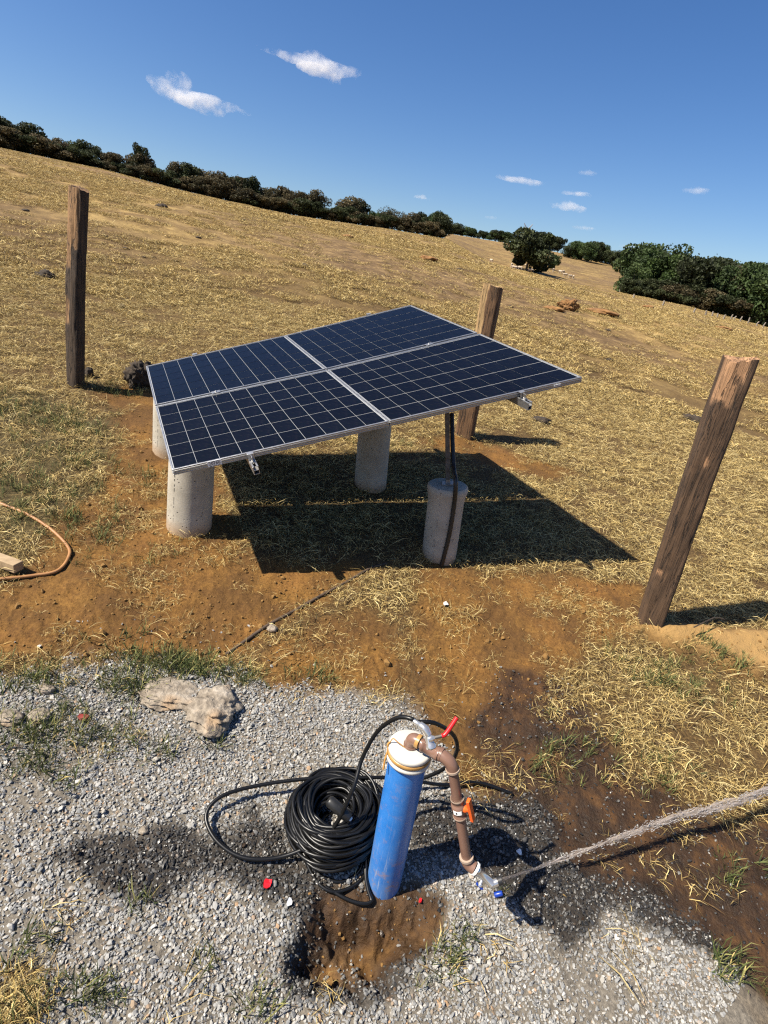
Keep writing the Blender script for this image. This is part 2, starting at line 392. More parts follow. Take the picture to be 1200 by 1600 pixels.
MT['cable'] = mat('black_cable', (0.005, 0.005, 0.005), 0.36, Specular_IOR_Level=0.4)
MT['hose'] = noisy('orange_brown_hose', (0.26, 0.12, 0.04), (0.40, 0.20, 0.075), 16, 0.5)
MT['rope'] = noisy('ochre_rope', (0.34, 0.16, 0.03), (0.50, 0.26, 0.06), 60, 0.8)
MT['trunk'] = noisy('tree_bark', (0.07, 0.05, 0.035), (0.17, 0.13, 0.095), 6, 0.9, 0.5)
MT['cow'] = mat('pale_hide', (0.45, 0.37, 0.28), 0.8)
MT['mound'] = noisy('orange_earth', (0.12, 0.055, 0.018), (0.30, 0.155, 0.05), 5, 0.95, 0.8)
MT['crumb'] = noisy('earth_crumb', (0.14, 0.072, 0.018), (0.23, 0.125, 0.034), 0.4, 0.95)
MT['dung'] = noisy('dark_clod', (0.018, 0.014, 0.010), (0.06, 0.042, 0.028), 14, 0.95, 0.8)
MT['plank'] = noisy('pale_plank_wood', (0.26, 0.18, 0.10), (0.40, 0.29, 0.17), 24, 0.8)
MT['fencepost'] = noisy('grey_wood', (0.16, 0.13, 0.10), (0.30, 0.26, 0.21), 6, 0.9)
MT['pylon'] = mat('pylon_steel', (0.30, 0.32, 0.35), 0.6, 0.3)

# ------------------------------------------------------------------ mesh helpers
class MB:
    def __init__(s): s.v = []; s.f = []; s.sm = []
    def add(s, v, f, smooth=True):
        o = len(s.v); s.v += [tuple(map(float, p)) for p in v]; s.f += [tuple(i+o for i in q) for q in f]; s.sm += [smooth]*len(f); return o
    def tube(s, pts, rad, seg=10, cap=True, closed=False):
        P = [np.asarray(p, float) for p in pts]; n = len(P)
        R = rad if hasattr(rad, '__len__') else [rad]*n
        T = []
        for i in range(n):
            a = P[(i-1) % n] if (closed or i > 0) else P[i]; b = P[(i+1) % n] if (closed or i < n-1) else P[i]
            t = b-a; T.append(t/(np.linalg.norm(t)+1e-12))
        u = np.cross(T[0], [0, 0, 1.]); 
        if np.linalg.norm(u) < 0.1: u = np.cross(T[0], [1., 0, 0])
        u /= np.linalg.norm(u); v = []
        for i in range(n):
            u = u-(u @ T[i])*T[i]; u /= np.linalg.norm(u)+1e-12; w = np.cross(T[i], u)
            for k in range(seg):
                a = 2*math.pi*k/seg; v.append(P[i]+R[i]*(math.cos(a)*u+math.sin(a)*w))
        f = []
        for i in range(n if closed else n-1):
            j = (i+1) % n
            for k in range(seg): f.append((i*seg+k, i*seg+(k+1) % seg, j*seg+(k+1) % seg, j*seg+k))
        s.add(v, f)
        if cap and not closed:
            s.add(v[:seg], [tuple(range(seg))[::-1]], False); s.add(v[-seg:], [tuple(range(seg))], False)
        return s
    def lathe(s, base, axis, prof, seg=24, cap0=True, cap1=True):
        b = np.asarray(base, float); a = np.asarray(axis, float); a = a/np.linalg.norm(a)
        u = np.cross(a, [0, 1., 0]); u /= np.linalg.norm(u); w = np.cross(a, u); v = []
        for r, z in prof:
            for k in range(seg):
                t = 2*math.pi*k/seg; v.append(b+a*z+r*(math.cos(t)*u+math.sin(t)*w))
        f = []; n = len(prof)
        for i in range(n-1):
            for k in range(seg): f.append((i*seg+k, i*seg+(k+1) % seg, (i+1)*seg+(k+1) % seg, (i+1)*seg+k))
        s.add(v, f)
        if cap0: s.add(v[:seg], [tuple(range(seg))[::-1]], False)
        if cap1: s.add(v[-seg:], [tuple(range(seg))], False)
        return s
    def hexa(s, c):              # 8 corners: bottom 4 counter-clockwise, top 4
        s.add(c, [(3, 2, 1, 0), (4, 5, 6, 7), (0, 1, 5, 4), (1, 2, 6, 5), (2, 3, 7, 6), (3, 0, 4, 7)], False); return s
    def obox(s, c, ax, ay, az, hx, hy, hz_):
        c = np.asarray(c, float); ax = unit(ax)*hx; ay = unit(ay)*hy; az = unit(az)*hz_
        return s.hexa([c-ax-ay-az, c+ax-ay-az, c+ax+ay-az, c-ax+ay-az, c-ax-ay+az, c+ax-ay+az, c+ax+ay+az, c-ax+ay+az])
    def mesh(s, name, mat_, origin=(0, 0, 0)):
        me = bpy.data.meshes.new(name); o = np.asarray(origin, float)
        me.from_pydata([tuple(np.array(p)-o) for p in s.v], [], s.f)
        me.polygons.foreach_set('use_smooth', s.sm); me.materials.append(mat_); me.update(); return me
    def build(s, name, mat_, parent=None, origin=None, bevel=0.0):
        wo = world_loc(parent) if parent else np.zeros(3)
        og = np.asarray(origin if origin is not None else wo, float)
        o = bpy.data.objects.new(name, s.mesh(name, mat_, og)); col.objects.link(o)
        o.location = tuple(og-wo)
        if parent: o.parent = parent
        if bevel:
            b = o.modifiers.new('bevel', 'BEVEL'); b.width = bevel; b.segments = 2; b.limit_method = 'ANGLE'
        return o
def unit(a): a = np.asarray(a, float); return a/np.linalg.norm(a)
def world_loc(o):
    p = np.array(o.location); q = o.parent
    while q is not None: p = p+np.array(q.location); q = q.parent
    return p
def tag(o, label=None, cat=None, group=None, kind=None):
    for k, v in (('label', label), ('category', cat), ('group', group), ('kind', kind)):
        if v: o[k] = v
    return o
def thing(name, loc, label, cat, group=None):
    o = bpy.data.objects.new(name, None); col.objects.link(o); o.location = tuple(map(float, loc)); o.empty_display_size = 0.1
    return tag(o, label, cat, group)
def spline(pts, n=8, closed=False):
    P = [np.asarray(p, float) for p in pts]; out = []; L = len(P)
    for i in range(L if closed else L-1):
        p0 = P[(i-1) % L] if (closed or i > 0) else P[i]; p1 = P[i]; p2 = P[(i+1) % L]; p3 = P[(i+2) % L] if (closed or i < L-2) else p2
        for k in range(n):
            t = k/n; out.append(0.5*((2*p1)+(-p0+p2)*t+(2*p0-5*p1+4*p2-p3)*t*t+(-p0+3*p1-3*p2+p3)*t**3))
    if not closed: out.append(P[-1])
    return out
def set_col(me, cols):           # per-vertex colour
    a = me.attributes.new('col', 'FLOAT_COLOR', 'POINT'); c = np.ones((len(me.vertices), 4)); c[:, :3] = cols; a.data.foreach_set('color', c.ravel())
def set_f(me, name, vals):
    a = me.attributes.new(name, 'FLOAT', 'POINT'); a.data.foreach_set('value', np.asarray(vals, np.float32))

# ------------------------------------------------------------------ ground sheet
def build_ground():
    rs = [0.12]
    while rs[-1] < 0.55: rs.append(rs[-1]*1.12)
    while rs[-1] < 6: rs.append(rs[-1]*1.008)
    while rs[-1] < 60: rs.append(rs[-1]*1.022)
    while rs[-1] < 4000: rs.append(rs[-1]*1.05)
    rs = np.array(rs)
    az = np.concatenate([np.radians(np.arange(-180, -50, 4.0)), np.radians(np.arange(-50, 50.01, 0.21)), np.radians(np.arange(54, 180, 4.0))])
    nr, na = len(rs), len(az)
    RR, AA = np.meshgrid(rs, az, indexing='ij')
    x = (RR*np.sin(AA)).ravel(); y = (RR*np.cos(AA)).ravel()
    m = masks(x, y); z = hz(x, y)+relief(x, y, m)
    V = np.stack([x, y, z], 1)
    i = np.arange(nr-1)[:, None]*na; j = np.arange(na)[None, :]; j2 = (j+1) % na
    Fq = np.stack([i+j, i+na+j, i+na+j2, i+j2], -1).reshape(-1, 4)
    c0 = len(V); V = np.vstack([V, [[0, 0, float(hz(0.0, 0.0))]]])
    me = bpy.data.meshes.new('ground')
    nq = len(Fq); tri = np.stack([np.full(na, c0), np.arange(na), (np.arange(na)+1) % na], 1)
    me.vertices.add(len(V)); me.vertices.foreach_set('co', V.ravel())
    me.loops.add(nq*4+na*3); me.loops.foreach_set('vertex_index', np.concatenate([Fq.ravel(), tri[:, ::-1].ravel()]))
    me.polygons.add(nq+na)
    me.polygons.foreach_set('loop_start', np.concatenate([np.arange(nq)*4, nq*4+np.arange(na)*3]))
    me.polygons.foreach_set('use_smooth', np.ones(nq+na, bool))
    me.update(calc_edges=True); me.validate()
    r = np.hypot(x, y); m['faraway'] = sstep(4, 16, r)
    for k in ('gravel', 'wet', 'dirt', 'sand', 'green', 'brown', 'faraway'): set_f(me, k, np.append(m[k], 0))
    me.materials.append(MT['ground'])
    o = bpy.data.objects.new('ground', me); col.objects.link(o); o['kind'] = 'structure'; o['label'] = 'sloping dry pasture with bare orange earth and a gravel patch'
build_ground()

# ------------------------------------------------------------------ scatter (grass, gravel)
def scatter(name, pts, rot, sc, idx, protos, label, cat, extra=None):
    me = bpy.data.meshes.new(name); me.from_pydata([tuple(p) for p in pts], [], [])
    a = me.attributes.new('rot', 'FLOAT_VECTOR', 'POINT'); a.data.foreach_set('vector', np.asarray(rot, np.float32).ravel())
    set_f(me, 'sc', sc)
    a = me.attributes.new('idx', 'INT', 'POINT'); a.data.foreach_set('value', np.asarray(idx, np.int32))
    for k, v in (extra or {}).items(): set_f(me, k, v)
    o = bpy.data.objects.new(name, me); col.objects.link(o)
    c = bpy.data.collections.new(name+'_pieces')
    for k, p in enumerate(protos):
        q = bpy.data.objects.new('%s_piece_%02d' % (name, k), p); c.objects.link(q)
    ng = bpy.data.node_groups.new(name+'_scatter', 'GeometryNodeTree')
    ng.interface.new_socket('Geometry', in_out='INPUT', socket_type='NodeSocketGeometry')
    ng.interface.new_socket('Geometry', in_out='OUTPUT', socket_type='NodeSocketGeometry')
    gi = ng.nodes.new('NodeGroupInput'); go = ng.nodes.new('NodeGroupOutput')
    ci = ng.nodes.new('GeometryNodeCollectionInfo'); ci.inputs['Collection'].default_value = c
    ci.inputs['Separate Children'].default_value = True; ci.inputs['Reset Children'].default_value = True
    ip = ng.nodes.new('GeometryNodeInstanceOnPoints'); ip.inputs['Pick Instance'].default_value = True
    def na(nm, ty):
        k = ng.nodes.new('GeometryNodeInputNamedAttribute'); k.data_type = ty; k.inputs['Name'].default_value = nm
        return [s for s in k.outputs if s.enabled and s.name == 'Attribute'][0]
    L = ng.links.new
    L(gi.outputs[0], ip.inputs['Points']); L(ci.outputs[0], ip.inputs['Instance'])
    L(na('idx', 'INT'), ip.inputs['Instance Index']); L(na('rot', 'FLOAT_VECTOR'), ip.inputs['Rotation']); L(na('sc', 'FLOAT'), ip.inputs['Scale'])
    L(ip.outputs[0], go.inputs[0])
    md = o.modifiers.new('scatter', 'NODES'); md.node_group = ng
    tag(o, label, cat, kind='stuff'); return o

STRAW = np.array([(0.56, 0.41, 0.155), (0.43, 0.305, 0.105), (0.27, 0.178, 0.058), (0.68, 0.54, 0.25), (0.13, 0.075, 0.026), (0.20, 0.15, 0.08), (0.06, 0.038, 0.017)])
STRAW_P = np.array([0.22, 0.20, 0.14, 0.16, 0.11, 0.07, 0.10])
GREEN = np.array([(0.075, 0.098, 0.028), (0.11, 0.13, 0.04), (0.05, 0.068, 0.022), (0.22, 0.21, 0.07), (0.40, 0.31, 0.12)])
GREEN_P = np.array([0.3, 0.25, 0.2, 0.15, 0.1])
def patch(name, n, radius, lmin, lmax, w, hmin, hmax, pal, pp, seed, upright=0.0):
    g = np.random.default_rng(seed); V = []; Fc = []; C = []
    for i in range(n):
        a = g.uniform(0, 2*math.pi); rr = radius*math.sqrt(g.uniform()); root = np.array([rr*math.cos(a), rr*math.sin(a), -0.004])
        b = g.uniform(0, 2*math.pi); d = np.array([math.cos(b), math.sin(b), 0]); side = np.array([-d[1], d[0], 0])
        L = g.uniform(lmin, lmax); h = g.uniform(hmin, hmax)*L; ww = w*g.uniform(0.6, 1.3)
        bend = side*g.normal()*L*0.11
        p0 = root; p1 = root+d*L*0.5*(1-upright*0.5)+[0, 0, h]+bend; p2 = root+d*L*(1-upright*0.4)+[0, 0, h*g.uniform(0.1, 1.0) if upright < 0.3 else h*g.uniform(1.1, 1.9)]
        tw = side*math.cos(g.uniform(-1.1, 1.1))+np.array([0, 0, 1])*math.sin(g.uniform(-1.1, 1.1))
        o = len(V); V += [p0-side*ww*0.4, p0+side*ww*0.4, p1-tw*ww*0.5, p1+tw*ww*0.5, p2]
        Fc += [(o, o+1, o+3, o+2), (o+2, o+3, o+4)]
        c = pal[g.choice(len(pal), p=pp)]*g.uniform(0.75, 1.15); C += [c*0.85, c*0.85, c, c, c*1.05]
    me = bpy.data.meshes.new(name); me.from_pydata([tuple(v) for v in V], [], Fc); me.materials.append(MT['straw']); set_col(me, np.clip(np.array(C), 0, 1)); me.update(); return me
def polar_points(n, r0, r1, half=47):
    r = np.sqrt(rng.uniform(r0*r0, r1*r1, n)); a = np.radians(rng.uniform(-half, half, n)); return r*np.sin(a), r*np.cos(a)
def make_grass():
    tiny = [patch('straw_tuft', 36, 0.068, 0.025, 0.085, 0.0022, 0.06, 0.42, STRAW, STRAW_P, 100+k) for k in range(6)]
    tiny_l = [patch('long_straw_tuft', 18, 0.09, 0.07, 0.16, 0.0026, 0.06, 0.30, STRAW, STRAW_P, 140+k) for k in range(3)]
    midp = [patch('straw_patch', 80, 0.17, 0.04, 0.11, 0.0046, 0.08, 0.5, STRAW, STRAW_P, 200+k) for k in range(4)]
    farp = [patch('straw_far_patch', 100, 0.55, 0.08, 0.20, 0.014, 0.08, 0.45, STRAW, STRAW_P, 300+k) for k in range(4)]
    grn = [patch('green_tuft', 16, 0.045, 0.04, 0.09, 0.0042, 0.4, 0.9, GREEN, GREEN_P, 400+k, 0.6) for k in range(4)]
    protos = tiny+tiny_l[:1]
    x, y = polar_points(34000, 0.55, 8.5); m = masks(x, y)
    cl = fbm(x*4, y*4, 77)
    dens = (1-0.96*m['dirt'])*(1-0.985*m['gravel'])*sstep(-0.22, 0.06, cl+0.10)
    dens = np.maximum(dens, 0.85*m['dirt']*np.maximum(0.06, 0.8*sstep(0.02, 0.15, cl+0.45*fbm(x*14, y*14, 79)))*(1-m['gravel'])*(1-m['sand']))
    dens *= 1-.45*m['green']
    dens *= (1-0.95*m['wet']*sstep(0.20, 0.04, cl*.5+fbm(x*2.4, y*2.4, 80)))
    dens *= (1-0.5*m['brown'])*(1-sstep(0.0, 0.25, np.maximum(m['pit'], m['mud'])))
    k = rng.uniform(size=len(x)) < dens
    x, y = x[k], y[k]; z = hfull(x, y); n = len(x)
    sc = rng.uniform(0.6, 1.15, n)*np.where(m['wet'][k] > 0.5, 0.9, 1)*(1-0.3*m['dirt'][k])
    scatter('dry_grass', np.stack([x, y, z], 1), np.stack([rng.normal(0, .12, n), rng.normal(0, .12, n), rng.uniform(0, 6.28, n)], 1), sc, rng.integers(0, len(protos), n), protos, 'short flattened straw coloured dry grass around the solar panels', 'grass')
    x, y = polar_points(30000, 7.5, 26, 46); m = masks(x, y)
    k = rng.uniform(size=len(x)) < (1-0.72*m['brown'])*sstep(-0.10, 0.10, fbm(x*2.2, y*2.2, 81)+0.5*fbm(x*.5, y*.5, 83)+.05)*(1-0.8*m['dirt'])
    x, y = x[k], y[k]; n = len(x); z = hfull(x, y)
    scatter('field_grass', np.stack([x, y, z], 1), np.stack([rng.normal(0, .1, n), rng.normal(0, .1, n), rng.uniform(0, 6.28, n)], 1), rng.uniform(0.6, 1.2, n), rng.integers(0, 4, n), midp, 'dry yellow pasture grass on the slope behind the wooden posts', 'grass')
    x, y = polar_points(36000, 22, 112, 46); m = masks(x, y)
    k = rng.uniform(size=len(x)) < (1-0.72*m['brown'])*sstep(-0.10, 0.10, fbm(x*0.6, y*0.6, 82)+0.6*fbm(x*.12, y*.2, 84)+.03)
    x, y = x[k], y[k]; n = len(x); z = hfull(x, y)
    scatter('hillside_grass', np.stack([x, y, z], 1), np.stack([np.zeros(n), np.zeros(n), rng.uniform(0, 6.28, n)], 1), rng.uniform(0.5, 1.1, n), rng.integers(0, 4, n), farp, 'dry tan grass covering the upper hillside below the tree line', 'grass')
    # green tufts at the edge of the gravel and in the darker green swathe on the left
    P = []
    def blob(px, py, s, n):
        c = G0(px, py)
        for q in rng.normal(0, 1, (n, 2)): P.append(c+q*np.array([s, s*0.5]))
    for b in ((250, 1045, .11, 70), (300, 1048, .08, 40), (200, 1075, .06, 28), (60, 1060, .10, 30), (390, 1062, .05, 14), (30, 1155, .07, 24), (120, 1150, .10, 42), (60, 1210, .06, 14), (340, 1170, .02, 3), (240, 1175, .05, 9), (490, 1060, .05, 8), (700, 1500, .02, 6), (725, 1475, .015, 4), (680, 1530, .02, 4), (130, 1560, .04, 9), (170, 1570, .03, 5), (320, 1515, .008, 2), (230, 1420, .02, 3), (415, 1580, .02, 4), (782, 1402, .008, 2), (1040, 1060, .16, 60), (1130, 1040, .10, 26), (1150, 1520, .06, 12), (860, 1190, .10, 14), (980, 1200, .2, 20), (10, 1590, .04, 6), (60, 1480, .03, 5), (1180, 1380, .07, 10), (60, 650, .26, 120), (30, 780, .28, 110), (140, 720, .22, 50), (150, 840, .2, 36), (600, 690, .25, 26), (170, 610, .10, 26)): blob(*b)
    P = np.array(P); n = len(P); z = hfull(P[:, 0], P[:, 1])
    scatter('green_grass', np.stack([P[:, 0], P[:, 1], z], 1), np.stack([rng.normal(0, .2, n), rng.normal(0, .2, n), rng.uniform(0, 6.28, n)], 1), rng.uniform(0.35, 0.9, n), rng.integers(0, 4, n), grn, 'small green grass tufts growing at the edge of the gravel', 'grass')
    # straw clump in the very corner of the gravel
    c = G0(15, 1580); q = rng.normal(0, 1, (36, 2))*np.array([.035, .02]); x = c[0]+q[:, 0]; y = c[1]+q[:, 1]; n = 36
    scatter('straw_clump', np.stack([x, y, hfull(x, y)+.01], 1), np.stack([rng.normal(0, .2, n), rng.normal(0, .2, n), rng.uniform(0, 6.28, n)], 1), rng.uniform(0.6, 1.0, n), rng.integers(0, 7, n), protos, 'heap of yellow straw lying on the gravel corner', 'straw')
make_grass()

def make_gravel():
    st = []
    for k in range(9):
        g = np.random.default_rng(500+k); bm = bmesh.new(); bmesh.ops.create_icosphere(bm, subdivisions=1, radius=1.0)
        ax = np.array([1.0, g.uniform(0.45, 0.85), g.uniform(0.28, 0.6)])
        for v in bm.verts: v.co = Vector(np.array(v.co)*ax*g.uniform(0.62, 1.25))
        me = bpy.data.meshes.new('stone'); bm.to_mesh(me); bm.free(); me.materials.append(MT['stone']); st.append(me)
    x, y = polar_points(125000, 0.45, 2.6, 52); m = masks(x, y)
    pitv = m['pit']
    dens = np.maximum(m['gravel'], .10*pitv)*(1-0.75*(1-m['wet'])*sstep(0.04, 0.24, fbm(x*2.6+5, y*2.6, 97, 5)))
    cl = fbm(x*5, y*5, 91)
    dens = dens*np.where(m['wet'] > .5, 0.85+0.15*sstep(-0.16, 0.02, cl), 1)*sstep(-0.5, -0.1, cl+0.25)
    far_edge = 0.06*sstep(0.9, 0.0, m['gravel'])*m['wet']
    stray = 0.007*(1-m['gravel'])*(sdist(POLYW['gravel'], x, y) > -0.25)
    k = rng.uniform(size=len(x)) < np.maximum(np.maximum(dens, far_edge), stray)
    x, y = x[k], y[k]; n = len(x)
    s = 0.0043*np.exp(rng.normal(0, 0.28, n))
    z = hfull(x, y)+rng.uniform(-0.2, 0.9, n)*s
    w = np.clip(m['wet'][k]+rng.normal(0, 0.12, n)*(m['wet'][k] > .1), 0, 1)*np.where(rng.uniform(size=n) < 0.10, 0.55, 1)
    scatter('gravel', np.stack([x, y, z], 1), rng.uniform(-.8, .8, (n, 3))+np.stack([np.zeros(n), np.zeros(n), rng.uniform(0, 6.28, n)], 1), s*1.25, rng.integers(0, 9, n), st, 'loose pale grey crushed stone around the wellhead', 'gravel', {'wet': w})
    # fine grit between the stones
    x, y = polar_points(26000, 0.45, 2.4, 52); m = masks(x, y)
    k = rng.uniform(size=len(x)) < m['gravel']*(1-.5*m['wet'])
    x, y = x[k], y[k]; n = len(x); s = 0.0026*np.exp(rng.normal(0, 0.3, n)); z = hfull(x, y)+rng.uniform(-.3, .8, n)*s
    scatter('grit', np.stack([x, y, z], 1), rng.uniform(-3, 3, (n, 3)), s, rng.integers(0, 9, n), st, 'fine stone grit lying between the gravel pieces', 'gravel', {'wet': np.clip(m['wet'][k], 0, 1)})
    # crumbs of dry earth on the bare ground
    cr = []
    for k in range(4):
        g = np.random.default_rng(560+k); bm = bmesh.new(); bmesh.ops.create_icosphere(bm, subdivisions=1, radius=1.0)
        for v in bm.verts: v.co = Vector(np.array(v.co)*np.array([1, .9, .7])*g.uniform(0.75, 1.2))
        me = bpy.data.meshes.new('crumb'); bm.to_mesh(me); bm.free(); me.materials.append(MT['crumb']); cr.append(me)
    x, y = polar_points(60000, 0.8, 6.5, 48); m = masks(x, y)
    k = rng.uniform(size=len(x)) < np.maximum(m['dirt']*(1-m['gravel']), m['pit'])*(0.25+0.75*sstep(0.0, 0.2, fbm(x*3, y*3, 93)))
    x, y = x[k], y[k]; n = len(x); s = 0.0034*np.exp(rng.normal(0, 0.6, n)); z = hfull(x, y)+.2*s
    scatter('earth_crumbs', np.stack([x, y, z], 1), rng.uniform(-3, 3, (n, 3)), s, rng.integers(0, 4, n), cr, 'crumbs of dry orange earth on the bare soil', 'soil')
make_gravel()

# ------------------------------------------------------------------ solar panels
PX = {(0, 0): (-0.9913, 2.2884, 0.9974), (1, 0): (-0.0334, 2.6902, 1.2818), (2, 0): (0.9393, 3.0937, 1.5757),
      (0, 1): (-1.3113, 2.8367, 1.1144), (1, 1): (-0.4327, 3.2751, 1.3888), (2, 1): (0.4523, 3.7198, 1.6724),
      (0, 2): (-1.6312, 3.388, 1.2158), (1, 2): (-0.8282, 3.8614, 1.4875), (2, 2): (-0.0169, 4.3409, 1.7661)}
PX = {k: np.array(v) for k, v in PX.items()}
_pp = {(0, 2): (227.5, 571.3), (0, 0): (268.3, 735.8), (2, 2): (640.8, 475.8), (2, 0): (913, 590), (0, 1): (242.0, 633.5), (2, 1): (748, 520), (1, 2): (444, 523.3), (1, 1): (510, 576.7), (1, 0): (610, 659)}
for _k, _v in _pp.items(): PX[_k] = atdepth(*_v, depth(PX[_k]))
PN = unit(np.cross(PX[(2, 0)]-PX[(0, 0)], PX[(0, 2)]-PX[(0, 0)]))
if PN[2] < 0: PN = -PN
TH = 0.030
def quad(i, j):
    a, b, c, d = PX[(i, j)], PX[(i+1, j)], PX[(i+1, j+1)], PX[(i, j+1)]
    return lambda s, t: a*(1-s)*(1-t)+b*s*(1-t)+c*s*t+d*(1-s)*t
def array_at(u, v):              # u 0..2 along the front, v 0..2 front to back
    i = min(int(max(u, 0)), 1); j = min(int(max(v, 0)), 1); return quad(i, j)(u-i, v-j)
def text_mesh(body, size, name):
    cu = bpy.data.curves.new(name, 'FONT'); cu.body = body; cu.size = size; cu.align_x = 'CENTER'; cu.align_y = 'CENTER'; cu.extrude = 0.0002
    o = bpy.data.objects.new(name, cu); col.objects.link(o); bpy.context.view_layer.update()
    me = bpy.data.meshes.new_from_object(o.evaluated_get(bpy.context.evaluated_depsgraph_get())); bpy.data.objects.remove(o); return me
def make_panel(i, j, label):
    q = quad(i, j); g = 0.0022
    def B(s, t, h=0.0):          # inset by the gap between the panels
        s = g+(1-2*g)*s; t = g*6.5+(1-13*g)*t; return q(s, t)+PN*h
    root = thing('solar_panel', B(.5, .5, -TH), label, 'solar panel', 'solar panels on the concrete pillars')
    fw, fh = 0.0058, 0.0115
    fr = MB()
    for (s0, t0, s1, t1) in ((0, 0, 1, fh), (0, 1-fh, 1, 1), (0, fh, fw, 1-fh), (1-fw, fh, 1, 1-fh)):
        fr.hexa([B(s0, t0, -TH), B(s1, t0, -TH), B(s1, t1, -TH), B(s0, t1, -TH), B(s0, t0), B(s1, t0), B(s1, t1), B(s0, t1)])
    # the two raised ribs along the outside of the frame
    for (s0, t0, s1, t1, nx) in ((0, 0, 1, 0, 'f'), (0, 0, 0, 1, 'l'), (1, 0, 1, 1, 'r'), (0, 1, 1, 1, 'b')):
        a, b = B(s0, t0), B(s1, t1); out = np.cross(unit(b-a), PN)
        if (out @ (a-B(.5, .5))) < 0: out = -out
        for h in (0.35, 0.68, 1.0): 
            c = (a+b)/2-PN*TH*(h-0.045)+out*0.0008
            fr.obox(c, b-a, out, PN, np.linalg.norm(b-a)/2, 0.0016, TH*0.055)
    f = fr.build('frame', MT['alu'], root, bevel=0.0012)
    bk = MB(); na_, nb_ = 20, 12; e0, e1 = fw*.5, fh*.5
    gv = [B(e0+(1-2*e0)*p/na_, e1+(1-2*e1)*r_/nb_, h_) for h_ in (-.0045, -.010) for r_ in range(nb_+1) for p in range(na_+1)]
    no = (na_+1)*(nb_+1); fc = []
    for r_ in range(nb_):
        for p in range(na_):
            k = r_*(na_+1)+p; fc.append((k, k+1, k+na_+2, k+na_+1)); fc.append((no+k+na_+1, no+k+na_+2, no+k+1, no+k))
    bk.add(gv, fc, False); bk.build('backsheet', MT['backsheet'], root)
    s0, s1, t0, t1 = fw+.004, 1-fw-.004, fh+.004, 1-fh-.004
    for a in range(10):
        for b in range(6):
            gs, gt = 0.0010, 0.0030
            sa = s0+(s1-s0)*a/10+gs; sb = s0+(s1-s0)*(a+1)/10-gs; ta = t0+(t1-t0)*b/6+gt; tb = t0+(t1-t0)*(b+1)/6-gt
            c = MB(); c.hexa([B(sa, ta, -.0039), B(sb, ta, -.0039), B(sb, tb, -.0039), B(sa, tb, -.0039), B(sa, ta, -.0031), B(sb, ta, -.0031), B(sb, tb, -.0031), B(sa, tb, -.0031)])
            c.build('cell', MT['cell'], root, origin=B((sa+sb)/2, (ta+tb)/2))
    return root, B
panels = {}
for (i, j), lb in {(0, 0): 'dark blue solar panel with the numbered sticker on its low front frame', (1, 0): 'dark blue solar panel whose front corner juts out highest beside the steel mast',
                   (0, 1): 'dark blue solar panel over the pillar near the bark-covered post', (1, 1): 'dark blue solar panel touching the split wooden post behind it'}.items():
    panels[(i, j)] = make_panel(i, j, lb)
def sticker(panel, B, s, w, h, txt):
    a, b = B(0, 0), B(1, 0); ex = unit(b-a); out = np.cross(ex, PN); out = out if out[1] < 0 else -out
    c = B(s, 0, -TH*0.45)+out*0.0045
    st = MB().obox(c, ex, PN, out, w/2, h/2, 0.0006).build('sticker', MT['sticker'], panel)
    st['label'] = 'small white printed sticker on the front frame'
    if txt:
        me = text_mesh(txt, h*0.74, 'number_print'); me.materials.clear(); me.materials.append(MT['ink'])
        o = bpy.data.objects.new('number_print', me); col.objects.link(o); o.parent = st
        R = Matrix((ex, PN, out)).transposed().to_4x4(); R.translation = Vector(c+out*0.0009-world_loc(st)+PN*h*0.02); o.matrix_local = R
    lines = MB()
    for k, (yy, ww) in enumerate(((0.40, 0.8), (-0.40, 0.8)) if txt else ((0.0, 0.7),)):
        for q in range(9):
            if (q*7+k) % 4 == 3: continue
            lines.obox(c+out*0.0009+PN*h*yy+ex*w*ww*(q/9-0.44), ex, PN, out, w*ww*0.043, h*(0.045 if txt else 0.14), 0.0003)
    lines.build('small_print', MT['ink'], st)
sticker(*panels[(0, 0)], 0.178, 0.064, 0.029, '20766')
sticker(*panels[(1, 0)], 0.86, 0.040, 0.011, '')

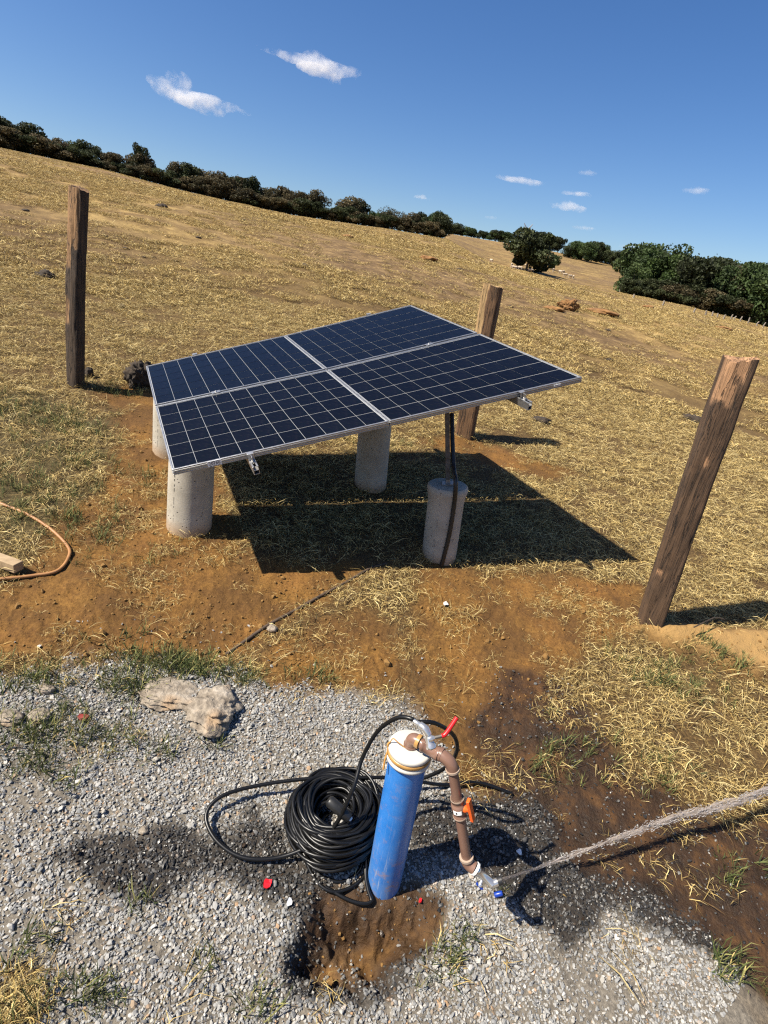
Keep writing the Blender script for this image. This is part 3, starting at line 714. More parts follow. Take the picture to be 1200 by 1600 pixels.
# ------------------------------------------------------------------ rails and clamps
RH, RW = 0.044, 0.028
def make_rail(u, label):
    a = array_at(u, 0)-PN*(TH+RH/2+.001); b = array_at(u, 2)-PN*(TH+RH/2+.001); d = unit(b-a)
    a = a-d*0.075; b = b+d*0.05; ex = unit(np.cross(d, PN))
    root = thing('mounting_rail', a, label, 'mounting rail', 'aluminium rails under the panels')
    m = MB()                     # open C profile: floor, two walls, two lips
    prof = [(0, -RH/2+.0015, RW/2, .0015), (-RW/2+.0015, 0, .0015, RH/2-.003), (RW/2-.0015, 0, .0015, RH/2-.003), (-RW/2+.004, RH/2-.0015, .004, .0015), (RW/2-.004, RH/2-.0015, .004, .0015), (0, 0.0, RW/2-.003, .0012)]
    L = np.linalg.norm(b-a)/2
    for (x, z, hx, hh) in prof: m.obox((a+b)/2+ex*x+PN*z, ex, d, PN, hx, L, hh)
    m.build('rail', MT['alu'], root, bevel=0.0008)
    def clamp(v, end):
        p = array_at(u, v); c = MB()
        if end:
            out = -d if v < 1 else d
            c.obox(p+out*0.013-PN*(TH/2), ex, d, PN, .015, .002, TH/2+.004)
            c.obox(p+out*0.004+PN*.0032, ex, d, PN, .015, .010, .002)
            c.obox(p+out*0.024-PN*(TH+.001), ex, d, PN, .015, .011, .002)
            c.obox(p+out*0.026-PN*(TH*.5), ex, d, PN, .002, .010, TH/2)
        else:
            c.obox(p+PN*.003, ex, d, PN, .024, .013, .002)
        o = c.build('clamp', MT['alu'], root, bevel=0.0008)
        b_ = MB().lathe(p+(d*-0.024 if end and v < 1 else d*0.0)-PN*(TH if end else -.004), PN, [(.0055, 0), (.0055, .006), (.003, .007)], 6); b_.build('bolt', MT['chrome'], o)
    clamp(0, True); clamp(1, False); clamp(2, True)
    return root
make_rail(0.335, 'aluminium rail with a clamp poking out past the sticker on the low panel')
make_rail(1.655, 'aluminium rail with a clamp poking out beside the steel mast')

# ------------------------------------------------------------------ concrete pillars
def pillar(pb, pt, halfpx, label, collar=False, top=None):
    b = G(*pb); b[2] = hf1(b[0], b[1]); t = above(b, *pt); ax = unit(t-b); r = halfpx*depth(b)/F
    if top is None:              # up to the underside of the rails
        den = ax @ PN; k = ((PX[(1, 1)]-PN*(TH+RH+.002)-b) @ PN)/den; Lh = k-r*abs(math.tan(math.acos(min(1, PN[2]))))*0.9
    else: Lh = np.linalg.norm(t-b)
    root = thing('concrete_pillar', b, label, 'concrete pillar', 'concrete pillars under the solar panels')
    m = MB()
    if collar:
        prof = [(r*.97, -.12), (r*.99, Lh*.1), (r*1.0, Lh*.60), (r*1.01, Lh-.085), (r*1.10, Lh-.045), (r*1.13, Lh-.03), (r*1.11, Lh-.008), (r*1.03, Lh)]
    else:
        prof = [(r*1.03, -.12), (r*1.01, Lh*.15), (r, Lh*.5), (r*.98, Lh*.85), (r*.97, Lh-.008), (r*.93, Lh)]
    m.lathe(b, ax, prof, 40); m.build('shaft', MT['concrete'], root)
    # mould seam running up the side
    side = unit(np.cross(ax, [0, 1., 0])); fr = unit(np.cross(side, ax))
    if fr[1] > 0: fr = -fr
    s = MB(); n = 40; dirv = unit(-side*0.45+fr) if side[0] > 0 else unit(side*0.45+fr)
    for k in range(n):
        if random.random() < .45: continue
        c = b+ax*(0.03+(Lh-.06)*k/n)+dirv*(r*1.0); s.obox(c, np.cross(ax, dirv), ax, dirv, .0014+random.random()*.001, Lh/n*.45, .0022)
    s.build('seam', MT['concrete'], root)
    return root, b, ax, r, Lh
pillar((296, 826), (299, 742), 33, 'sunlit concrete pillar under the panel with the numbered sticker')
pillar((268, 706), (269, 645), 27, 'sunlit concrete pillar next to the bark-covered post')
pillar((578, 760), (585, 678), 24.5, 'shaded concrete pillar reaching up under the middle of the panels')
_, mb, max_, mr, mL = pillar((686, 866), (700, 757), 27, 'short concrete pillar with a flared collar carrying the steel mast', True, True)
ptop = mb+max_*mL
# concrete lump where the soil meets the front pillar is left to the ground relief

# ------------------------------------------------------------------ steel mast and black conduit
mt_ = thing('steel_mast', ptop, 'thin dark steel mast standing on the short concrete pillar', 'mast')
zt = ((PX[(1, 1)]-PN*(TH+.002)-ptop) @ PN)/PN[2]
top = above(ptop, 699, 650); d = unit(top-ptop); zt = ((PX[(1, 1)]-PN*(TH+.003)-ptop) @ PN)/(d @ PN)
ex = unit(np.cross(d, [0, 1., 0])); ey = unit(np.cross(d, ex)); ex = ex if ex[0] > 0 else -ex; ey = ey if ey[1] < 0 else -ey
MT['rust'] = noisy('rusty_steel', (0.05, 0.042, 0.036), (0.17, 0.155, 0.14), 18, 0.6, metal=0.4)
m = MB(); m.obox(ptop+d*zt/2, ex, ey, d, .013, .0025, zt/2); m.obox(ptop+d*zt/2+ex*-.0105-ey*.010, ex, ey, d, .0025, .013, zt/2); m.build('angle_bar', MT['rust'], mt_)
m = MB(); m.obox(ptop+d*.006, ex, ey, d, .034, .030, .004); m.build('base_plate', MT['steel'], mt_)
m = MB(); m.obox(ptop+d*.02+ey*.004, ex, ey, d, .012, .004, .012); m.build('bracket', MT['steel'], mt_)
# conduit: hangs from the panel, passes in front of the pillar and enters the soil
cp = thing('black_conduit', G(694, 880), 'flat black conduit hanging in front of the collared concrete pillar', 'conduit')
dz = depth(ptop)-mr*1.25
def cdp(q): return depth(mb+max_*mL*q)-mr*0.95-.012
pts = [atdepth(706, 646, depth(ptop)-.02), atdepth(707, 690, depth(ptop)-.03), atdepth(709, 730, depth(ptop)-.05), atdepth(712, 752, dz), atdepth(710, 785, cdp(.8)), atdepth(703, 830, cdp(.4)), atdepth(694, 868, cdp(.06))]
pts.append(pts[-1]+np.array([-.004, 0, -.07]))
sp = spline(pts, 8); m = MB(); m.tube(sp, [(0.0125+0.0012*(k % 2)) for k in range(len(sp))], 10); m.build('hose', MT['conduit'], cp)
m = MB(); m.tube([p+np.array([-.006, -.012, 0]) for p in sp[:22]], .004, 6); m.build('cable', MT['cable'], cp)

# ------------------------------------------------------------------ wooden posts
def post(pb, pt, halfpx, label, key, seed, side=5, bare=(), round_=0.0, taper=0.95):
    g = np.random.default_rng(seed); b = G(*pb); b[2] = hf1(b[0], b[1]); t = above(b, *pt); ax = unit(t-b); L = np.linalg.norm(t-b); r = halfpx*depth(b)/F
    root = thing('wooden_post', b, label, 'wooden post', 'wooden fence posts around the panels')
    u = unit(np.cross(ax, [0, 1., 0])); u = u if u[0] > 0 else -u; w = unit(np.cross(ax, u)); w = w if w[1] < 0 else -w   # w faces the camera
    n, seg = 70, 64; ang0 = g.uniform(0, 2*math.pi)
    corner = [ang0+2*math.pi*k/side+g.normal()*0.18 for k in range(side)]; flat = [g.uniform(0.83, 0.95) for _ in range(side)]
    V = []; BR = []
    for i in range(n):
        h = -0.12+(L+0.12)*i/(n-1); q = max(h, 0)/L
        for k in range(seg):
            a = 2*math.pi*k/seg; rr = 1.16
            for c, f in zip(corner, flat):
                cs = math.cos(a-c)
                if cs > 0.05: rr = min(rr, f/cs)
            rr = rr*(1-round_)+round_*1.0
            rr *= (1-(1-taper)*q)*(1+0.05*float(fbm(np.array([a*1.4+seed]), np.array([h*7.0]), 40, 3)[0])*2+0.06*float(fbm(np.array([a*4+seed]), np.array([h*2.0]), 41, 3)[0]))
            rdg = abs(float(fbm(np.array([a*5+seed]), np.array([h*1.6]), 44, 3)[0])); rr *= 1-0.10*max(0.0, 1-rdg/0.035)*(0.6+0.4*math.sin(h*9+a*3))
            br = 0.0
            sa = math.cos(a); fa = math.sin(a)     # sa: to the right, fa: to the camera
            for (x0, x1, h0, h1) in bare:           # chips where the bark is gone, as spans of width and height
                if fa > -0.2:
                    nz = float(fbm(np.array([sa*3+seed]), np.array([h*14.0]), 50, 3)[0])*0.25
                    e = min(sa-x0, x1-sa)+nz; e2 = min(q-h0, h1-q)*6+nz
                    br = max(br, float(sstep(-0.02, 0.06, min(e, e2))))
            rr *= 1-0.055*br
            jag = (0.018*L*float(fbm(np.array([a*1.3+seed]), np.array([1.0]), 47, 3)[0])*2 if i == n-1 else 0.0)
            bow = u*(0.10*r*math.sin(h*2.3+seed))+w*(0.1*r*math.sin(h*3.1+seed*2))
            V.append(b+ax*(h+jag)+bow+r*rr*(u*sa+w*fa)); BR.append(br)
    mb = MB(); f = []
    for i in range(n-1):
        for k in range(seg): f.append((i*seg+k, i*seg+(k+1) % seg, (i+1)*seg+(k+1) % seg, (i+1)*seg+k))
    mb.add(V, f)
    cut = unit(u*g.normal()*0.15+w*g.normal()*0.1)
    o = mb.build('trunk', MT[key], root); set_f(o.data, 'bare', BR)
    tp = MB(); ring = V[-seg:]; c = sum(ring)/seg
    tp.add(ring+[c+ax*.004], [(k, (k+1) % seg, seg) for k in range(seg)], False)
    o = tp.build('cut_end', MT[key], root); set_f(o.data, 'bare', [1]*(seg+1))
    return b
post((119, 606), (123, 293), 13.0, 'upright bark-covered wooden post with a pale debarked top third', 'wood_left', 3, 5, ((-1.1, .55, .72, 1.1), (-1.2, -.2, .62, .74), (-1.2, -.25, .33, .46)), 0.35, 1.03)  # top bare span ends before the right side; shade there painted as dark bark
post((727, 684), (769, 447), 14.5, 'brown split wooden post standing behind the solar panels', 'wood_mid', 5, 4, ((-1.2, -.55, .40, 1.1), (-.2, .3, .62, .70)), 0.1, 1.0)
post((1010, 980), (1157, 560), 18.5, 'thick dark split post leaning beside the panel shadow with reddish top', 'wood_right', 8, 4, ((-1.1, -.05, .86, 1.1), (-.1, .35, .93, 1.1), (-1.0, -.62, .21, .255), (-.4, -.15, .655, .68)), 0.08, 1.06)

# ------------------------------------------------------------------ wellhead
wb = G(600, 1374); wb[2] = hf1(wb[0], wb[1]); cap_t = above(wb, 641.5, 1165); wax = unit(cap_t-wb); WR = 28.5*depth((wb+cap_t)/2)/F; WL = np.linalg.norm(cap_t-wb)
well = thing('wellhead', wb, 'blue well casing with white cap and brown outlet pipe standing in the gravel', 'wellhead')
MB().lathe(wb, wax, [(WR*.99, -.12), (WR, 0), (WR, WL*.5), (WR, WL-.35*WR)], 40).build('casing', MT['blue'], well)
cz = lambda k: WL+k*WR
capo = MB().lathe(wb, wax, [(WR*1.00, cz(-.78)), (WR*1.14, cz(-.78)), (WR*1.17, cz(-.70)), (WR*1.17, cz(-.60)), (WR*1.12, cz(-.56)), (WR*1.10, cz(-.50)), (WR*1.10, cz(-.26)), (WR*1.13, cz(-.22)), (WR*1.13, cz(-.10)), (WR*1.09, cz(-.02)), (WR*1.02, cz(0)), (WR*.5, cz(.012))], 44).build('well_cap', MT['white_cap'], well)
m = MB(); ring = []
U_ = unit(np.cross(wax, [0, 1., 0])); W_ = unit(np.cross(wax, U_))
m.lathe(wb, wax, [(WR*1.11, cz(-.50)), (WR*1.15, cz(-.48)), (WR*1.16, cz(-.38)), (WR*1.15, cz(-.29)), (WR*1.11, cz(-.27))], 44, False, False); m.build('strap', MT['gold'], capo)
# rope tied at the back left of the cap
kn = atdepth(609, 1161, depth(cap_t)); m = MB(); m.tube(spline([kn+[0, 0, .004], kn+[-.006, -.008, .0], kn+[.004, -.004, -.010], kn+[-.004, .002, -.004], kn+[-.002, -.006, -.02], atdepth(602, 1185, depth(cap_t)), atdepth(599, 1202, depth(cap_t))], 6), .0028, 6)
m.tube(spline([kn, atdepth(614, 1154, depth(cap_t)-.01), atdepth(622, 1160, depth(cap_t)-.012), atdepth(634, 1169, depth(cap_t)-.012)], 6), .0016, 5); m.build('rope', MT['rope'], well)
# outlet pipe
RP = 8.0*depth(cap_t)/F; hp = cap_t[2]+RP*2.1
def at_height(px, py, z):
    d = ray(px, py); return CAM+d*((z-H)/d[2])
A0 = cap_t; A1 = cap_t+wax*RP*2.1; TEE = at_height(673, 1171, hp); EL = at_height(705, 1188, hp)
BOT = above(EL, 729, 1341)
def arc(p, a, b, r, n=8):        # rounded corner at p between directions to a and b
    da, db = unit(a-p), unit(b-p); out = []
    for k in range(n+1):
        t = k/n; out.append((p+da*r)*(1-t)**2+2*p*t*(1-t)+(p+db*r)*t**2)
    return out
pipe = thing_path = [A0+wax*.002]+arc(A1, A0, TEE, RP*1.2)+[TEE]+arc(EL, TEE, BOT, RP*1.5)+[BOT]
elb1 = MB().tube([A0+wax*.001]+arc(A1, A0, TEE, RP*1.2), RP*1.22, 20).build('elbow', MT['brown_pvc'], well)
MB().tube([A0+(A1-A0)*.0+wax*.001, A0+wax*RP*.5], RP*1.42, 20).build('collar', MT['brown_pvc'], well)
dt = unit(EL-A1); L1 = np.linalg.norm(EL-A1)
q1 = A1+dt*RP*2.0
MB().tube([q1, TEE-dt*RP*1.2], RP*1.0, 20).build('pipe', MT['brown_pvc'], well)
MB().tube([A1+dt*RP*1.1, A1+dt*RP*1.8], RP*1.38, 20).build('rim', MT['gold'], well)
tee = MB().tube([TEE-dt*RP*1.8, TEE-dt*RP*1.3, TEE-dt*RP*1.25, TEE+dt*RP*1.25, TEE+dt*RP*1.3, TEE+dt*RP*1.8], [RP*1.33, RP*1.33, RP*1.22, RP*1.22, RP*1.33, RP*1.33], 20).build('tee', MT['brown_pvc'], well)
dd = unit(BOT-EL)
MB().tube(arc(EL, TEE, BOT, RP*2.0, 10), RP*1.20, 20).build('elbow', MT['brown_pvc'], well)
MB().tube([EL-dt*RP*2.5, EL-dt*RP*1.9], RP*1.36, 20).build('rim', MT['brown_pvc'], well)
MB().tube([EL+dd*RP*1.9, EL+dd*RP*2.3], RP*1.36, 20).build('rim', MT['pvc_edge'], well)
LV = np.linalg.norm(BOT-EL)
MB().tube([EL+dd*RP*1.8, BOT], RP, 20).build('pipe', MT['brown_pvc'], well)
# pvc ball valve with orange handle on the down pipe
VM = EL+dd*LV*0.46
vlv = MB().tube([VM-dd*RP*2.2, VM-dd*RP*1.7, VM-dd*RP*1.6, VM-dd*RP*.9, VM-dd*RP*.8, VM+dd*RP*.8, VM+dd*RP*.9, VM+dd*RP*1.6, VM+dd*RP*1.7, VM+dd*RP*2.2], [RP*1.3, RP*1.3, RP*1.2, RP*1.2, RP*1.38, RP*1.38, RP*1.2, RP*1.2, RP*1.3, RP*1.3], 20).build('valve', MT['brown_pvc'], well)
for k in (-2.2, 2.0): MB().tube([VM+dd*RP*k, VM+dd*RP*(k+.22)], RP*1.36, 20).build('rim', MT['pvc_edge'], vlv)
hd = unit(M[:, 0]*1.0-M[:, 2]*0.55); hd = unit(hd-(hd @ dd)*dd)
MB().lathe(VM, hd, [(RP*.75, RP*.8), (RP*.75, RP*1.6), (RP*.55, RP*1.75), (RP*.5, RP*2.2)], 18).build('handle_hub', MT['orange'], vlv)
hx = unit(np.cross(hd, dd)); 
han = MB().obox(VM+hd*RP*2.45, dd+hx*0.12, hx, hd, RP*2.7, RP*.62, RP*.32).build('handle', MT['orange'], vlv, bevel=.0012)
# small printed label on the valve body
fc = unit(-M[:, 2]+M[:, 0]*-.35); fc = unit(fc-(fc @ dd)*dd); fx = unit(np.cross(dd, fc))
lb = MB()
for k in range(7):
    a = (k-3)*.17; nrm = fc*math.cos(a)+fx*math.sin(a); lb.obox(VM+dd*RP*.25+nrm*RP*1.40, np.cross(dd, nrm), dd, nrm, RP*.125, RP*.42, .0003)
lo = lb.build('valve_label', MT['sticker'], vlv); lb = MB().obox(VM+dd*RP*.25+unit(fc+fx*.12)*RP*1.405, np.cross(dd, fc), dd, fc, RP*.16, RP*.22, .0004); lb.build('valve_print', MT['ink'], lo)
# bottom elbow, white collar and chrome tap that throws the water
ZB = depth(BOT); NZ0 = atdepth(742, 1357, ZB-.004); NZ1 = atdepth(769, 1381, ZB-.012); NZ2 = atdepth(784, 1375, ZB-.010)
gz = hf1(NZ1[0], NZ1[1])
if NZ1[2] < gz+.03:              # keep the tap clear of the ground
    k = gz+.03-NZ1[2]
    NZ1[2] += k*0.5
ec = BOT+dd*RP*1.3
MB().tube([BOT-dd*RP*.2]+arc(ec, BOT, NZ0, RP*1.0)+[NZ0], RP*1.22, 20).build('elbow', MT['brown_pvc'], well)
MB().tube([BOT-dd*RP*.5, BOT-dd*RP*.0], RP*1.42, 20).build('rim', MT['pvc_edge'], well)
dn = unit(NZ1-NZ0)
MB().tube([NZ0-dn*RP*.1, NZ0+dn*RP*.3], RP*1.35, 20).build('rim', MT['white_pl'], well)
tap = MB().tube([NZ0+dn*RP*.3, NZ0+dn*RP*.9, NZ0+dn*RP*1.0, NZ1-dn*RP*.3, NZ1], [RP*.95, RP*.95, RP*.78, RP*.78, RP*.85], 16).build('tap', MT['chrome'], well)
MB().tube([NZ1-unit(NZ2-NZ1)*RP*.4, NZ1+(NZ2-NZ1)*.55], RP*.72, 16).build('spout', MT['chrome'], tap)
MB().tube([NZ1+(NZ2-NZ1)*.55, NZ2], RP*.86, 16).build('spout_ring', MT['conduit'], tap)
tm = (NZ0+NZ1)/2; m = MB(); m.lathe(tm, unit(-M[:, 0]*.4+M[:, 1]), [(RP*.35, 0), (RP*.35, RP*1.4), (RP*.5, RP*1.5), (RP*.5, RP*2.0)], 12); m.build('stem', MT['chrome'], tap)
m = MB(); sc_ = tm+unit(-M[:, 0]*.4+M[:, 1])*RP*2.1; m.obox(sc_, M[:, 0]+M[:, 1], M[:, 2], unit(-M[:, 0]+M[:, 1]), RP*.8, RP*.3, RP*.2); m.build('tap_handle', MT['bluecap'], tap, bevel=.001)
# chrome ball valve with red lever on the tee
zt_ = depth(TEE)-.004
c0 = TEE+np.array([0, 0, RP*.7]); c1 = atdepth(668, 1146, zt_); c2 = atdepth(664, 1138, zt_); c3 = atdepth(646, 1126, zt_+.012)
bv = MB().lathe(c0, unit(c1-c0), [(RP*1.15, 0), (RP*1.15, RP*.35), (RP*.85, RP*.7), (RP*.75, np.linalg.norm(c1-c0))], 8).build('ball_valve', MT['chrome'], well)
MB().tube([c1-(c2-c1)*.2, c2, c2+(c3-c2)*.12], [RP*.78, RP*.82, RP*.7], 14).build('valve_body', MT['chrome'], bv)
MB().tube([c2+(c3-c2)*.1, c2+(c3-c2)*.45, c2+(c3-c2)*.5, c3], [RP*.72, RP*.72, RP*.5, RP*.48], 6).build('hose_tail', MT['chrome'], bv)
l0 = atdepth(677, 1153, zt_-.006); l1 = atdepth(690, 1150, zt_-.008); l2 = atdepth(697, 1146, zt_-.006); l3 = atdepth(714, 1121, zt_+.002)
MB().lathe(l0-unit(l1-l0)*RP*.9, unit(l1-l0), [(RP*.62, 0), (RP*.66, RP*.6), (RP*.45, RP*.9), (RP*.35, RP*1.2)], 10).build('valve_stem', MT['chrome'], bv)
MB().tube([l0, l1, l1+(l2-l1)*.4], [RP*.3, RP*.32, RP*.3], 8).build('lever', MT['rust'], bv)
MB().tube(spline([l1, l2, l3], 5), [RP*.42]*4+[RP*.44]*7, 10).build('lever_grip', MT['red'], bv)

# ------------------------------------------------------------------ black cable: coil, loops and splice
CR = 2.7*depth(G(520, 1275))/F
cc = G(522, 1292); dpt = depth(cc)
coil = thing('cable_coil', (cc[0], cc[1], hf1(cc[0], cc[1])), 'black cable wound in a thick coil with loose loops beside the blue casing', 'cable')
RO, RI = 72*dpt/F, 22*dpt/F
m = MB(); g = np.random.default_rng(5)
zc0 = hf1(cc[0], cc[1])
for k in range(100):
    R_ = RI+(RO-RI)*math.sqrt(g.uniform(0, 1)); edge = 1-abs((R_-(RI+RO)/2)/((RO-RI)/2))**2
    z_ = zc0+CR+g.uniform(0, 0.11)*(0.35+0.65*edge); ph = g.uniform(0, 6.28); tl = g.normal(0, .11); ec_ = 1+g.normal(0, .06); ox, oy = g.normal(0, RO*.06, 2)
    loop = []
    for q in range(44):
        a = 2*math.pi*q/44; rr = R_*(1+0.02*math.sin(3*a+ph)+0.015*math.sin(5*a+2*ph))
        loop.append((cc[0]+ox+rr*ec_*math.cos(a), cc[1]+oy+rr/ec_*math.sin(a), z_+tl*rr*math.cos(a-ph)+.004*math.sin(4*a+ph)))
    m.tube(loop, CR, 6, closed=True)
m.build('coil', MT['cable'], coil)
hw = cap_t[2]-wb[2]
def path3(lst): return spline([G(px, py, h) for px, py, h in lst], 10)
lp = path3([(655, 1135, hw*.95), (645, 1124, hw*1.0), (620, 1122, hw*.95), (590, 1143, hw*.8), (566, 1185, hw*.6), (550, 1236, hw*.48), (515, 1300, .12), (450, 1336, .05), (385, 1341, .035), (340, 1315, .035), (322, 1275, .045), (345, 1245, .06), (400, 1228, .065), (480, 1217, .08), (560, 1215, .10), (625, 1216, .09), (690, 1226, .03), (745, 1222, .02), (800, 1240, .012)])
MB().tube(lp, CR*1.1, 10).build('loop', MT['cable'], coil)
lp = path3([(652, 1128, hw*1.0), (680, 1130, hw*1.0), (708, 1148, hw*.9), (714, 1172, hw*.7), (700, 1196, hw*.5), (672, 1212, hw*.35), (640, 1222, .14), (612, 1235, .10)])
MB().tube(lp, CR*1.1, 10).build('loop', MT['cable'], coil)
for lst in ([(478, 1330, .03), (492, 1362, .012), (530, 1378, .01), (560, 1362, .012), (570, 1330, .03)], [(470, 1325, .03), (490, 1370, .012), (515, 1392, .01), (545, 1388, .01), (570, 1366, .012), (578, 1330, .03)],
            [(574, 1325, .05), (571, 1362, .03), (575, 1390, .015), (580, 1408, .008), (566, 1412, .008), (540, 1404, .008), (508, 1385, .01)], [(660, 1250, .01), (700, 1243, .01), (735, 1255, .01), (790, 1262, .008)]):  # last path: thin black tube lying along the ground right of the casing
    MB().tube(path3(lst), CR, 8).build('loop', MT['cable'], coil)
s0_, s1_ = atdepth(513, 1250, dpt-.135), atdepth(546, 1278, dpt-.135); ds = unit(s1_-s0_)
spl = MB().tube([s0_, s0_+ds*.006, s1_-ds*.004, s1_], [CR*2.2, CR*3.0, CR*3.0, CR*2.4], 14).build('splice_sleeve', MT['conduit'], coil)
MB().tube([s1_, s1_+ds*.006, s1_+ds*.008], [CR*1.3, CR*1.3, CR*.9], 10).build('splice_plug', MT['white_pl'], spl)

# ------------------------------------------------------------------ water jet
def make_water():
    m = bpy.data.materials.new('foaming_water'); m.use_nodes = True; t = NT(m)
    t.b.inputs['Base Color'].default_value = (0.72, 0.62, 0.54, 1); t.b.inputs['Roughness'].default_value = 0.12
    t.b.inputs['IOR'].default_value = 1.33; t.b.inputs['Transmission Weight'].default_value = 0.5
    tr = t.n('ShaderNodeBsdfTransparent'); mx = t.n('ShaderNodeMixShader')
    n = t.noise(1.0, 6, 0.75, t.mapping(t.coord('Object'), (20, 20, 40)))
    t.link(t.ramp(n, [(0.40, 0.05), (0.68, 0.5)]), mx.inputs[0]); t.link(tr.outputs[0], mx.inputs[1]); t.link(t.b.outputs[0], mx.inputs[2])
    t.link(mx.outputs[0], t.t.nodes['Material Output'].inputs[0])
    drop = mat('water_drops', (0.75, 0.70, 0.66), 0.08, Transmission_Weight=0.6, IOR=1.33)
    root = thing('water_jet', NZ2, 'jet of muddy water shooting from the chrome tap over the wet soil', 'water')
    pts = [NZ2-unit(NZ2-NZ1)*.002]
    g = np.random.default_rng(9)
    for px, py, h in ((850, 1352, .075), (930, 1323, .10), (1000, 1297, .12), (1060, 1276, .135), (1120, 1262, .145), (1200, 1236, .15), (1320, 1195, .14), (1480, 1160, .09), (1640, 1140, .02)): pts.append(G(px, py, h))
    sp = spline(pts, 26); n_ = len(sp); R = [.0062+.019*(k/n_) for k in range(n_)]
    mb = MB()
    for q_ in range(22):         # loose strands of water that part from each other down the jet
        ph = g.uniform(0, 90, 2); s0 = int(g.uniform(0, .4)*n_) if q_ > 6 else 0; s1 = min(n_-1, s0+int(g.uniform(.4, .8)*n_)) if q_ > 6 else n_-1
        ks = np.arange(s0, s1, 1); ox = fbm(ks*.07+ph[0], ks*0+ph[0], 61, 4)*2.6; oz = fbm(ks*.07+ph[1], ks*0+ph[1], 63, 4)*2.6
        wv = np.clip(.48+1.0*fbm(ks*.10+ph[0], ks*0+3, 65, 2), .15, 1)*np.sin(np.linspace(.25 if q_ > 6 else 1.4, math.pi-.05, len(ks)))**.5
        P_, r_ = [], []
        for i_, k in enumerate(ks):
            t_ = unit(sp[k+1]-sp[k]); u = unit(np.cross(t_, [0, 0, 1.])); w = np.cross(u, t_)
            P_.append(sp[k]+R[k]*(u*ox[i_]+w*oz[i_])); r_.append(R[k]*.42*wv[i_])
        mb.tube(P_, r_, 9)
    mb.build('stream', m, root)
    bm = bmesh.new(); bmesh.ops.create_icosphere(bm, subdivisions=1, radius=1.0); iv = [np.array(v.co) for v in bm.verts]; iff = [tuple(v.index for v in f_.verts) for f_ in bm.faces]; bm.free()
    d = MB()
    for k in range(2200):
        q = g.uniform(0.03, 1)**0.6; i = int(q*(n_-2)); t_ = unit(sp[i+1]-sp[i]); off = unit(g.normal(0, 1, 3))*R[i]*g.uniform(.6, 1.5); s = g.uniform(.0004, .0013)*(1+.6*q); st = t_*s*g.uniform(1.0, 6.0)
        c = sp[i]+off
        d.add([c+v*s+st*(v @ t_) for v in iv], iff)
    o = d.build('spray', drop, root); o['kind'] = 'stuff'
make_water()

# ------------------------------------------------------------------ rocks and small things on the ground
def rock(px, py, rx, ry, rz, seed, label, name='rock', mt='rock', cat='rock', group=None, sink=0.3, sub=4, amp=0.35, freq=2.2, rot=0.0):
    b = G(px, py); b[2] = hf1(b[0], b[1]); k = depth(b)/F; g = np.random.default_rng(seed)
    bm = bmesh.new(); bmesh.ops.create_icosphere(bm, subdivisions=sub, radius=1.0); o3 = g.uniform(0, 50, 3)
    co = np.array([v.co for v in bm.verts])
    n = fbm(co[:, 0]*freq+o3[0]+co[:, 2]*1.3, co[:, 1]*freq+o3[1]+co[:, 2]*0.7*freq, seed, 4)+0.4*np.abs(fbm(co[:, 0]*freq*2.4+co[:, 2]*3, co[:, 1]*freq*2.4-co[:, 2]*2, seed+5, 3))
    P = co*(1+amp*2*n)[:, None]*np.array([rx, ry, rz])*k
    c, s = math.cos(rot), math.sin(rot); P = np.stack([P[:, 0]*c-P[:, 1]*s, P[:, 0]*s+P[:, 1]*c, P[:, 2]], 1)
    for v, p in zip(bm.verts, P): v.co = Vector(p)
    me = bpy.data.meshes.new(name); bm.to_mesh(me); bm.free(); me.materials.append(MT[mt])
    for p in me.polygons: p.use_smooth = sub > 2
    o = bpy.data.objects.new(name, me); col.objects.link(o); o.location = (b[0], b[1], b[2]+rz*k*(1-sink)*0.6)
    return tag(o, label, cat, group)
rock(334, 1118, 38, 44, 15, 3, 'ochre stained boulder lump embedded in the gravel, rounded end', sub=5, amp=.40, freq=2.4, sink=.72)
rock(268, 1092, 46, 32, 10, 4, 'low ochre stained boulder top poking through the gravel beside green grass', sub=5, amp=.34, freq=2.6, sink=.75)
rock(16, 1128, 20, 13, 9, 6, 'orange brown stone lying among green tufts on the gravel')
rock(64, 1124, 18, 12, 8, 8, 'grey brown stone lying beside the orange brown stone')
rock(72, 1082, 14, 9, 6, 9, 'small pale stone half hidden by green grass on the gravel')
rock(425, 983, 8, 7, 6, 10, 'little round stone on the bare earth beside the buried pipe', sub=3)
rock(225, 1305, 7, 6, 5, 13, 'small rusty pebble on the dark wet gravel', sub=3)
rock(68, 1546, 7, 6, 5, 14, 'small reddish pebble next to the straw heap', sub=3)
MT['redpl'] = mat('red_plastic', (0.62, 0.012, 0.02), 0.4)
MT['darkred'] = noisy('dark_red_scrap', (0.16, 0.02, 0.015), (0.28, 0.04, 0.03), 30, 0.6)
def scrap(px, py, w, h, mt, label, name, cat, seed):
    b = G(px, py); b[2] = hf1(b[0], b[1])+.012; k = depth(b)/F; g = np.random.default_rng(seed); n = 9; V = []
    for z in (-.0015, .0015):
        for i in range(n):
            a = 2*math.pi*i/n; r = g.uniform(.75, 1.15) if z < 0 else rr[i]
            if z < 0: rr = (rr if i else [])+[r]
            V.append(b+np.array([math.cos(a)*r*w*k, math.sin(a)*r*h*k*1.3, z+.004*math.sin(a*2+seed)]))
    m = MB(); m.add(V, [tuple(range(n))[::-1], tuple(range(n, 2*n))]+[(i, (i+1) % n, n+(i+1) % n, n+i) for i in range(n)], False)
    o = m.build(name, MT[mt], None, origin=b); return tag(o, label, cat)
scrap(417, 1387, 7, 6, 'redpl', 'bright red plastic scrap lying on the dark wet gravel', 'plastic_scrap', 'scrap', 1)
scrap(132, 1128, 9, 6, 'darkred', 'dark red scrap lying among green tufts on the gravel', 'plastic_scrap', 'scrap', 2)
